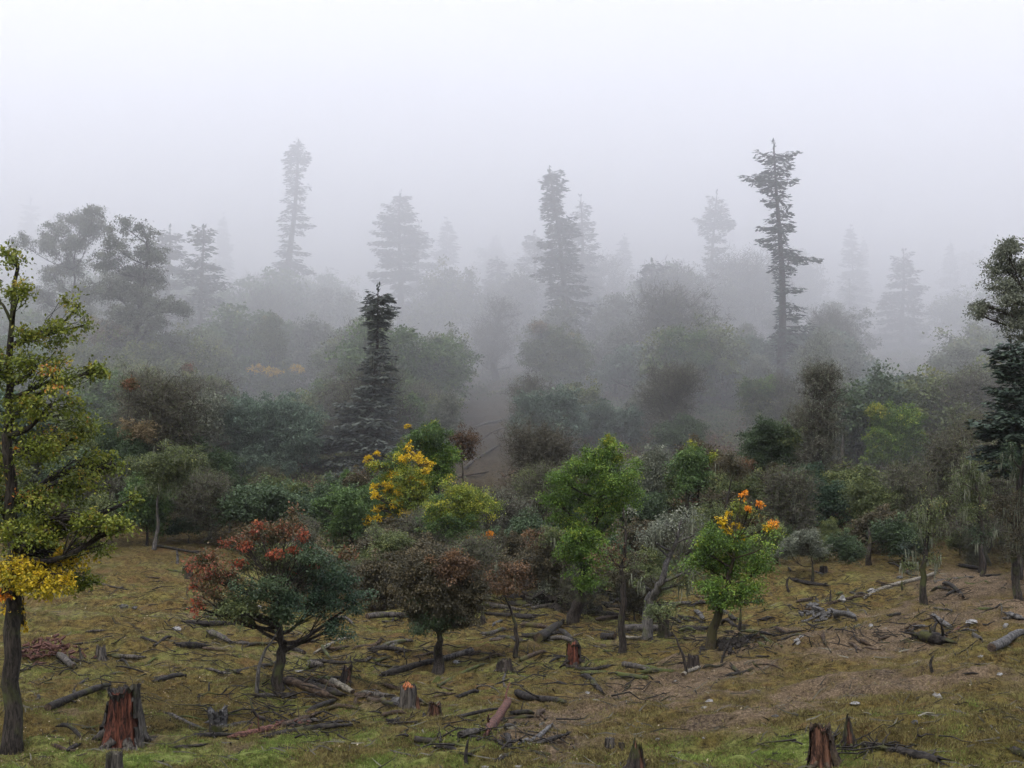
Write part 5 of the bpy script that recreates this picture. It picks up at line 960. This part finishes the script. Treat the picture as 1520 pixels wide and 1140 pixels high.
# ---- stray branches and logs between the named ones ----
FL = [(180, 1060, 'the large red stump'), (72, 970, 'the red wood heap'), (150, 975, 'the splayed root stump'), (320, 1085, 'the forked root stump'), (412, 1000, 'the red-leaved trunk'), (290, 950, 'the mossy mound'), (600, 1045, 'the orange-topped stump'), (512, 1005, 'the leaning dark stump'), (650, 985, 'the dense round tree'), (750, 990, 'the squat mossy stump'), (851, 975, 'the rotten red stump'), (922, 950, 'the slim dark trunk'), (962, 930, 'the gnarled grey tree'), (1055, 950, 'the mossy maple trunk'), (1030, 985, 'the bowed sapling'), (910, 1010, 'the long mossy log'), (800, 1040, 'the smooth dark log'), (690, 1100, 'the black beam'), (1222, 1100, 'the large tilted stump'), (1390, 950, 'the black root mass'), (1330, 870, 'the long pale pole'), (1255, 920, 'the stout silver log'), (1200, 865, 'the upper dark log'), (1384, 990, 'the small upright snag'), (1440, 1060, 'the turf at the right edge'), (1290, 830, 'the broken dead trunk'), (200, 900, 'the leafy left slope'), (1195, 950, 'the black twigs'), (450, 1080, 'the left log pile'), (1490, 950, 'the big grey log')]
_fu = {}
def stray(n, x0, x1, y0, y1, lmin, lmax, w0, w1, kinds, seed, names=('stick', 'fallen_log')):
    r = np.random.default_rng(seed)
    for q in range(n):
        for _ in range(30):
            px, py = r.uniform(x0, x1), r.uniform(y0, y1)
            if not any(math.hypot(px - f[0], (py - f[1]) * 2) < 16 for f in FL): break
        a = r.normal(0, .45) if r.random() < .8 else r.uniform(-1.5, 1.5); sc_ = .45 + .55 * (py - 780) / 350; L = r.uniform(lmin, lmax) * sc_; wd = r.uniform(w0, w1) * sc_; kd = kinds[r.integers(len(kinds))]
        x2, y2 = px + math.cos(a) * L, min(1136, py - math.sin(a) * L * .45)
        if x2 > 1519 or x2 < 1: continue
        qa, qb = at(px, py), at(x2, y2)
        if abs(qa[1] - qb[1]) > 3.5: continue
        f = min(FL, key=lambda l: math.hypot(l[0] - px, (l[1] - py) * 1.5)); dx, dy = px - f[0], (py - f[1]) * 1.5
        rel = ('left of' if dx < 0 else 'right of') if abs(dx) > abs(dy) else ('behind' if dy < 0 else 'in front of'); how = {'dark': 'dark', 'brown': 'brown', 'stumpgrey': 'grey', 'moss': 'mossy', 'grey': 'silver'}[kd]
        base = 'thin' if wd < 3.5 * sc_ else 'broken'; nm = names[0] if wd < 4 * sc_ else names[1]; word = 'stick' if nm == 'stick' else 'log'
        for k in ('', 'short ' if L < 30 else 'longer ', 'level ' if abs(a) < .2 else 'slanting ', 'lower ', 'upper ', 'knotted ', 'low-lying ', 'half-sunk '):
            lab = f"{k}{base} {how} {word} lying {rel} {f[2]}"
            if lab not in _fu: break
        _fu[lab] = 1; log(px, py, x2, y2, wd, kd, lab, name=nm, bend=.04, stubs=int(r.random() < .25), cat=word)
K = ['dark', 'dark', 'brown', 'stumpgrey', 'moss']
stray(26, 60, 600, 905, 1000, 20, 60, 2, 8, K, 1); stray(26, 380, 760, 930, 1050, 20, 60, 2.5, 9, K, 2); stray(34, 740, 1140, 870, 1010, 20, 70, 2.5, 9, K, 3)
stray(30, 1120, 1500, 840, 960, 16, 60, 2.5, 8, K + ['grey'], 4); stray(10, 60, 460, 1020, 1110, 20, 60, 3, 7, K, 5); stray(8, 560, 1000, 1050, 1130, 15, 40, 2, 5, K, 6); stray(8, 1100, 1500, 980, 1120, 14, 34, 2, 4, K, 7); stray(12, 180, 560, 820, 900, 20, 60, 3, 7, K, 8)

D_ = ['dark', 'dark', 'dark', 'brown', 'stumpgrey']
stray(26, 720, 1090, 868, 968, 30, 75, 6, 12, D_, 11); stray(20, 380, 590, 955, 1085, 30, 75, 6, 11, D_, 12); stray(10, 1130, 1300, 890, 965, 20, 60, 5, 9, D_, 13); stray(8, 640, 860, 1020, 1120, 25, 70, 5, 9, D_, 14); stray(6, 100, 400, 930, 1010, 25, 60, 5, 9, D_, 15)
# ---- dark brushwood strewn between the logs (uncountable) ----
def brush(n, zones, seed):
    r = np.random.default_rng(seed); g = Geo()
    for (zx, zy, sx, sy, wgt) in zones:
        for q in range(int(n * wgt)):
            px, py = r.normal(zx, sx), r.normal(zy, sy)
            if py > 1125 or py < 830: continue
            p = at(px, py)
            a = r.uniform(0, 6.28); L = r.uniform(.25, 1.5) * r.random() ** .5; rr = r.uniform(.010, .030); x2, y2 = p[0] + math.cos(a) * L, p[1] + math.sin(a) * L * .7
            P = curve((p[0], p[1], p[2] + rr + r.uniform(0, .12)), (x2, y2, Hf(x2, y2) + rr + r.uniform(0, .22)), r, 4, .07)
            tube(g, P, rr * lin(1, .4, 4), 4, .5, 0, 0, None, False)
    o = g.build('brushwood', WOOD['dark'], None); o['kind'] = 'stuff'
brush(1, [(470, 1010, 60, 28, 130), (440, 1075, 60, 14, 110), (560, 980, 60, 18, 80), (830, 915, 60, 22, 260), (940, 925, 60, 26, 260), (1080, 955, 45, 16, 150), (1220, 920, 50, 22, 160), (1340, 880, 80, 22, 120), (1390, 945, 45, 16, 70), (320, 935, 60, 20, 80), (280, 1010, 110, 30, 90), (120, 985, 70, 22, 60), (740, 1095, 60, 16, 50), (900, 1005, 80, 18, 90), (640, 925, 80, 20, 100), (1290, 1115, 50, 8, 40), (200, 880, 90, 26, 60), (760, 990, 60, 20, 60)], 31)
# ================================================================ THE REST OF THE WOOD
def proto(fn): return fn
_r = np.random.default_rng(77)
def mk_broad(seed, mats, w, h, leaf=.17, per=40, cl=.42, lichen=0, dens=.85):
    r = np.random.default_rng(seed); L = []
    for i in range(12):
        a = i * 2.4 + r.normal(0, .4); q = math.sqrt((i + .5) / 12) * .85 * r.uniform(.7, 1.15); z = .22 + .62 * (1 - .5 * q) * r.random() ** .7; k = r.uniform(.24, .5)
        L.append((math.cos(a) * q * w, math.sin(a) * q * w, z * h, w * k, w * k, h * .5 * k * r.uniform(.7, 1.2)))
    return broadleaf(r, [(0, 0, -.4), (r.normal(0, .1), 0, h * .3), (r.normal(0, .3), 0, h * .6)], .05 + h * .012, L, leaf=leaf, per=per, cl=cl, mats=mats, dens=dens, lichen=lichen, fill=.35)
PROTO = {}
def addp(key, G, words, cat, name, bark=BARK, size=1):
    root = plant(G, name, (0, 0, -500), None, None, None, bark); PROTO[key] = (root, words, cat, name, size)
addp('olive', mk_broad(1, 'olive', 2.6, 6), 'olive green leafy tree', 'tree', 'broadleaf_tree')
addp('dark', mk_broad(2, 'dark', 2.4, 5.2), 'dark green leafy bush', 'bush', 'leafy_bush')
addp('teal', mk_broad(3, 'teal', 2.8, 4.6), 'blue-green spreading bush', 'bush', 'leafy_bush')
addp('brown', mk_broad(4, 'brown', 2.4, 5, lichen=.06), 'brown-leaved shaggy tree', 'tree', 'broadleaf_tree')
addp('grey', mk_broad(5, 'grey', 2.6, 8, lichen=.04), 'tall grey-green tree', 'tree', 'broadleaf_tree', BARK_GREY)
addp('rust', mk_broad(6, 'rust', 1.9, 3.6), 'rusty brown bush', 'bush', 'leafy_bush')
addp('green', mk_broad(7, 'green', 2.5, 6), 'mid green leafy tree', 'tree', 'broadleaf_tree')
for _k, _m, _w, _hh, _s, _wd in [('olive2', 'olive', 2.3, 6, 21, 'olive green ragged tree'), ('dark2', 'dark', 2.2, 5.2, 22, 'dark green ragged bush'), ('green2', 'green', 2.2, 6, 23, 'mid green ragged tree'), ('grey2', 'grey', 2.2, 8, 24, 'tall ragged grey-green tree')]:
    addp(_k, mk_broad(_s, _m, _w, _hh), _wd, 'bush' if 'bush' in _wd else 'tree', 'leafy_bush' if 'bush' in _wd else 'broadleaf_tree')
addp('twig', twiggy(np.random.default_rng(8), 6, 2.8, .12, n=70, leafm='olive', lichen=.15), 'bare twiggy tree', 'tree', 'bare_tree', BARK_GREY)
addp('lich', twiggy(np.random.default_rng(9), 5, 2.4, .10, n=60, leafm='olive', lichen=.5), 'lichen-draped twiggy tree', 'tree', 'bare_tree', BARK_GREY)
addp('fir', conifer(np.random.default_rng(10), 14, [(.08, 2.6, 2.6), (.4, 2.1, 2.1), (.75, 1.1, 1.1), (1, .1, .1)], .22, tier=.8, per_tier=9, mats='firgr', spray=.55), 'pointed dark fir', 'fir tree', 'fir_tree', BARK_FIR)
HERO = [(600, 715, 60, 65, 84), (645, 680, 45, 55, 92), (690, 760, 62, 55, 76), (515, 765, 45, 42, 84), (890, 740, 85, 100, 66), (1022, 690, 36, 42, 90), (1090, 810, 60, 80, 56), (1212, 745, 50, 50, 96), (1322, 650, 55, 55, 112), (812, 620, 60, 48, 120), (905, 625, 55, 42, 124), (400, 650, 82, 72, 112), (545, 630, 80, 140, 114), (720, 665, 38, 60, 128), (1220, 590, 40, 90, 102), (412, 550, 45, 30, 150), (1100, 640, 35, 25, 130), (820, 525, 45, 40, 152), (1018, 520, 40, 40, 140), (738, 510, 40, 70, 168), (1340, 470, 50, 80, 236), (150, 430, 120, 130, 118), (1160, 400, 40, 170, 150), (1200, 800, 40, 25, 75), (410, 850, 130, 80, 42), (760, 850, 45, 45, 55), (1240, 610, 20, 60, 105)]
LAND = [(18, 700, 'the big left tree'), (170, 450, 'the two tall misty maples'), (300, 450, 'the misty firs on the left'), (410, 640, 'the broad blue-green tree'), (410, 545, 'the pale yellow misty tree'), (425, 330, 'the tall narrow misty fir'), (545, 600, 'the dark spired spruce'), (590, 400, 'the rounded misty fir'), (600, 715, 'the yellow-dotted tree'), (410, 830, 'the red-leaved tree'), (720, 665, 'the log slope'), (760, 820, 'the rusty thicket'), (835, 380, 'the bent-leader fir'), (860, 620, 'the big rhododendrons'), (890, 740, 'the large bright green tree'), (963, 450, 'the small flat-topped fir'), (1022, 690, 'the blue-green tree with yellow tips'), (1060, 380, 'the pale flat-headed fir'), (1090, 800, 'the orange-tipped maple'), (1160, 400, 'the tallest fir'), (1212, 745, 'the deep green rounded tree'), (1220, 600, 'the feathery grey tree'), (1325, 650, 'the fresh green round maple'), (1340, 470, 'the pale pyramid fir'), (1380, 780, 'the lichen-draped tree'), (1470, 700, 'the right lichen thickets'), (1500, 580, 'the dark near fir at the right')]
_used = {}
def fill_label(words, cx, cy, d, tall):
    q = sorted(LAND, key=lambda l: math.hypot(l[0] - cx, (l[1] - cy) * 1.2)); l = q[0]; dx, dy = cx - l[0], cy - l[1]
    rel = ('left of' if dx < 0 else 'right of') if abs(dx) > abs(dy) * .8 else ('above' if dy < 0 else 'below')
    if abs(dx) < 22 and abs(dy) < 30: rel = 'beside'
    mist = 'faint ' if d > 170 else ('misty ' if d > 118 else '')
    lab = f"{tall}{mist}{words} {rel} {l[2]}"
    l2 = next(x for x in q[1:] )
    if lab in _used: lab += f", towards {l2[2]}"
    if lab in _used: lab = lab.replace(tall + mist, {'low ': 'small ', 'tall ': 'lofty '}.get(tall, 'plump ') + mist, 1)
    _used[lab] = 1
    words_ = lab.split()
    return ' '.join(words_[:16])
BOX = []
def occluded_ok(cx, cy, rx, ry, d):
    for hx, hy, hrx, hry, hd in HERO:
        if d < hd + 3:
            ox = min(cx + rx, hx + hrx) - max(cx - rx, hx - hrx); oy = min(cy + ry, hy + hry) - max(cy - ry, hy - hry)
            if ox > 0 and oy > 0 and ox * oy > .12 * 4 * hrx * hry: return False
    return True
def put(key, x, y, h, wid=1.0, rz=0, rng=_r):
    root, words, cat, name, _ = PROTO[key + '2' if key + '2' in PROTO and _r.random() < .5 else key]; h0 = {'olive': 6, 'dark': 5.2, 'teal': 4.6, 'brown': 5, 'grey': 8, 'rust': 3.6, 'green': 6, 'twig': 6, 'lich': 5, 'fir': 14}[key]
    w0 = {'olive': 2.6, 'dark': 2.4, 'teal': 2.8, 'brown': 2.4, 'grey': 2.6, 'rust': 1.9, 'green': 2.5, 'twig': 2.8, 'lich': 2.4, 'fir': 2.2}[key]
    k = h / h0; z = Hf(x, y); px, py = proj(x, y, z + h * .55); rx = w0 * k * wid / S(y); ry = h * .42 / S(y)
    if not occluded_ok(px, py, rx, ry, y): return False
    c = copy_tree(root); c.location = (x, y, z); c.rotation_euler = (0, 0, rz); c.scale = (k * wid, k * wid, k)
    tall = 'low ' if h < 3.2 else ('tall ' if h > 8 else '')
    tag(c, fill_label(words, px, py, y, tall), cat, 'trees and bushes filling the misty wood'); return True
def wood(n, d0, d1, hs, keys, seed, x0=-60, x1=1600, cond=None, gap=2.2):
    rng = np.random.default_rng(seed); done = 0; tries = 0
    while done < n and tries < n * 12:
        tries += 1; d = math.sqrt(rng.uniform(d0 * d0, d1 * d1)); px = rng.uniform(x0, x1); x = (px - CX) / F * d
        if cond and not cond(px, d): continue
        if 686 < px < 768 and 92 < d < 150: continue
        if any(math.hypot(x - a, (d - b) * .8) < gap * (1 + d / 200) for a, b in BOX): continue
        if put(keys[rng.integers(len(keys))], x, d, rng.uniform(*hs), rng.uniform(.85, 1.35), rng.uniform(0, 6.28)): BOX.append((x, d)); done += 1
# shaded edge of the wood, closed wall, misty rise, far shadows
wood(46, 84, 104, (2.8, 6.0), ['dark', 'olive', 'brown', 'twig', 'dark', 'dark', 'olive', 'lich', 'green'], 1, cond=lambda p, d: p < 560 or p > 1090 or d > 92)
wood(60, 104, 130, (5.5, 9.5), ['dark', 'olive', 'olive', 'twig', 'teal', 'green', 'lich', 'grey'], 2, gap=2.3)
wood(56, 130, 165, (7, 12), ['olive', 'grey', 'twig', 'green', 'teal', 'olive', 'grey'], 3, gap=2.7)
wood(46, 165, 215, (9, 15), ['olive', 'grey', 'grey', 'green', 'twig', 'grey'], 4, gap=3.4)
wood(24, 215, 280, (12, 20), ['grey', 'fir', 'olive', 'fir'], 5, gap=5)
wood(30, 64, 84, (1.8, 3.6), ['dark', 'lich', 'rust', 'olive', 'brown', 'twig', 'brown'], 9, x0=430, gap=1.8, cond=lambda p, d: p < 1010 or (d > 76 and p < 1060))
wood(14, 78, 92, (1.6, 3.2), ['dark', 'lich', 'dark', 'olive'], 6, x0=1130, gap=2.0)
for key, (root, *_x) in PROTO.items():      # the pattern plants themselves leave the scene
    for ch in list(root.children): bpy.data.objects.remove(ch)
    bpy.data.objects.remove(root)

# ================================================================ TURF, LITTER, TWIGS (uncountable)
def tuftmat(name, stops):
    m, nt, b = mat(name); a = nt.nodes.new('ShaderNodeAttribute'); a.attribute_name = 'hue'; n = noise(nt, 2.3, 4, .7, posvec(nt))
    ad = nt.nodes.new('ShaderNodeMath'); ad.operation = 'MULTIPLY_ADD'; nt.links.new(n.outputs[0], ad.inputs[0]); ad.inputs[1].default_value = 1.4; nt.links.new(a.outputs['Fac'], ad.inputs[2])
    s = nt.nodes.new('ShaderNodeMath'); s.operation = 'SUBTRACT'; nt.links.new(ad.outputs[0], s.inputs[0]); s.inputs[1].default_value = .7
    r = ramp(nt, stops); nt.links.new(s.outputs[0], r.inputs[0]); nt.links.new(r.outputs[0], b.inputs['Base Color']); b.inputs['Roughness'].default_value = .8; b.inputs['Specular IOR Level'].default_value = .15; return m
M_grass = tuftmat('grass_green', [(.1, (0.048, 0.063, 0.014)), (.5, (0.120, 0.165, 0.034)), (.9, (0.210, 0.277, 0.056))])
M_moss = tuftmat('grass_tawny', [(.1, (0.036, 0.028, 0.013)), (.4, (0.105, 0.081, 0.031)), (.7, (0.158, 0.143, 0.046)), (.95, (0.210, 0.150, 0.063))])
def tuft(seed, mat_, n, hgt, spread, wdt):
    r = np.random.default_rng(seed); g = Geo(); P0 = np.stack([r.normal(0, spread, n), r.normal(0, spread, n), np.full(n, -.01)], -1); D = r.normal(0, .55, (n, 3)); D[:, 2] = 1
    P1 = P0 + D * hgt * r.uniform(.5, 1.2, n)[:, None]; Sd = r.normal(0, 1, (n, 3)); Sd[:, 2] = 0; Sd /= np.linalg.norm(Sd, axis=1)[:, None]
    V = np.stack([P0 - Sd * wdt, P0 + Sd * wdt, P1], 1).reshape(-1, 3); g.add(V, None, np.arange(n * 3).reshape(-1, 3), np.repeat(r.uniform(.2, .8, n), 3)); return g.mesh('tuft', mat_, False)
def instancer(name, pts, protos, seed, smin, smax):
    """one object whose geometry nodes set the tufts on its points"""
    r = np.random.default_rng(seed); me = bpy.data.meshes.new(name); me.from_pydata([tuple(p) for p in pts], [], []); me.materials.append(protos[0].materials[0])
    o = bpy.data.objects.new(name, me); COL.objects.link(o); o['kind'] = 'stuff'
    ng = bpy.data.node_groups.new(name, 'GeometryNodeTree'); ng.interface.new_socket('Geometry', in_out='INPUT', socket_type='NodeSocketGeometry'); ng.interface.new_socket('Geometry', in_out='OUTPUT', socket_type='NodeSocketGeometry')
    N = ng.nodes; gi = N.new('NodeGroupInput'); go = N.new('NodeGroupOutput'); iop = N.new('GeometryNodeInstanceOnPoints'); gti = N.new('GeometryNodeGeometryToInstance'); 
    for pm in protos:
        po = bpy.data.objects.new('tuft_pattern', pm); oi = N.new('GeometryNodeObjectInfo'); oi.inputs['Object'].default_value = po; oi.inputs['As Instance'].default_value = True
        ng.links.new(oi.outputs['Geometry'], gti.inputs[0])
    ng.links.new(gi.outputs[0], iop.inputs['Points']); ng.links.new(gti.outputs[0], iop.inputs['Instance']); iop.inputs['Pick Instance'].default_value = True
    rv = N.new('FunctionNodeRandomValue'); rv.data_type = 'FLOAT_VECTOR'; rv.inputs[0].default_value = (-.25, -.25, 0); rv.inputs[1].default_value = (.25, .25, 6.28); ng.links.new(rv.outputs[0], iop.inputs['Rotation'])
    rs = N.new('FunctionNodeRandomValue'); rs.data_type = 'FLOAT'; rs.inputs[2].default_value = smin; rs.inputs[3].default_value = smax; ng.links.new(rs.outputs[1], iop.inputs['Scale'])
    ng.links.new(iop.outputs[0], go.inputs[0]); md = o.modifiers.new('scatter', 'NODES'); md.node_group = ng; return o
def field(n, d0, d1, seed, px0=-40, px1=1560, power=1.0):
    r = np.random.default_rng(seed); u = r.random(n); d = d0 * (d1 / d0) ** (u ** power); px = r.uniform(px0, px1, n); x = (px - CX) / F * d
    return x, d, r
x, y, r = field(240000, 20, 80, 1, power=1.25); so, gr, fa = masks(x, y); k = (gr > r.uniform(.15, .8, len(x))) & (so < .5)
instancer('grass', np.stack([x[k], y[k], H(x[k], y[k]) + .0], -1), [tuft(s, M_grass, 16, .045, .07, .006) for s in (1, 2, 3)], 1, .6, 1.3)
x, y, r = field(250000, 20, 92, 2, power=1.2); so, gr, fa = masks(x, y); k = (gr < r.uniform(.2, 1, len(x))) & (so < r.uniform(.2, 1.1, len(x)))
instancer('dry_grass', np.stack([x[k], y[k], H(x[k], y[k])], -1), [tuft(s, M_moss, 16, .05, .085, .006) for s in (4, 5, 6)], 2, .6, 1.5)
# pale fallen leaves, thickest on the left slope
x, y, r = field(60000, 20, 85, 3); px, py = CX + F * x / y, CY - F * (H(x, y) - CAMZ) / y
wgt = .03 + sum(a * np.exp(-(((px - u) / su) ** 2 + ((py - v) / sv) ** 2)) for a, u, v, su, sv in [(.7, 200, 915, 110, 45), (.9, 90, 1090, 70, 22), (.6, 260, 1050, 60, 25), (.5, 20, 1100, 60, 25), (.35, 250, 1000, 200, 40), (.2, 1350, 940, 160, 40)])
k = (r.random(len(x)) < wgt * (.4 + 1.2 * (fbm(x / 1.2, y / .9, 55, 2) > 0))); g = Geo(); C = np.stack([x[k], y[k], H(x[k], y[k]) + .05], -1)
leaves(g, C, .05, np.clip(r.normal(.7, .25, k.sum()), 0, 1), r, None, 0, .6, .9)
o = g.build('leaf_litter', leafmat('litter_pale', [(0, (.07, .045, .022)), (.5, (.18, .13, .07)), (1, (.36, .30, .20))], 0), None, False); o['kind'] = 'stuff'
# twigs and bark scraps
x, y, r = field(3600, 24, 95, 4); z = H(x, y); a = r.uniform(0, 6.28, len(x)); L = r.uniform(.1, .6, len(x)); g = Geo()
P0 = np.stack([x, y, z + .04], -1); x2, y2 = x + np.cos(a) * L, y + np.sin(a) * L * .6; P1 = np.stack([x2, y2, H(x2, y2) + .05 + r.uniform(0, .1, len(x))], -1)
ribbons(g, P0, P1, .035, np.clip(r.normal(.45, .3, len(x)), 0, 1), r, .06)
o = g.build('twig_litter', LM['twig'], None, False); o['kind'] = 'stuff'
# heather-like scrub and undergrowth under the wood
def scrub(seed, m): r = np.random.default_rng(seed); g = Geo(); C = r.normal(0, 1, (150, 3)) * [.35, .35, .14] + [0, 0, .2]; leaves(g, C, .11, np.clip(r.normal(.5, .22, 150), 0, 1), r); return g.mesh('scrub', m, False)
x, y, r = field(10500, 64, 230, 5, px0=-80, px1=1620); pxu = CX + F * x / y; lim = np.where((pxu > 430) & (pxu < 1010), 84, 100) + 6 * fbm(x / 3, y / 3, 61, 2); k = ~((np.abs(CX + F * x / y - 725) < 45) & (y > 95) & (y < 150)) & (fbm(x / 7, y / 6, 41, 2) > -.25 + 1.3 * np.clip((lim - y) / 18, 0, 1))
instancer('undergrowth', np.stack([x[k], y[k], H(x[k], y[k])], -1), [scrub(1, LM['olive']), scrub(2, LM['dark']), scrub(3, LM['olive']), scrub(4, LM['rust'])], 5, .7, 2.2)
print('script', round(time.time() - T0, 1))
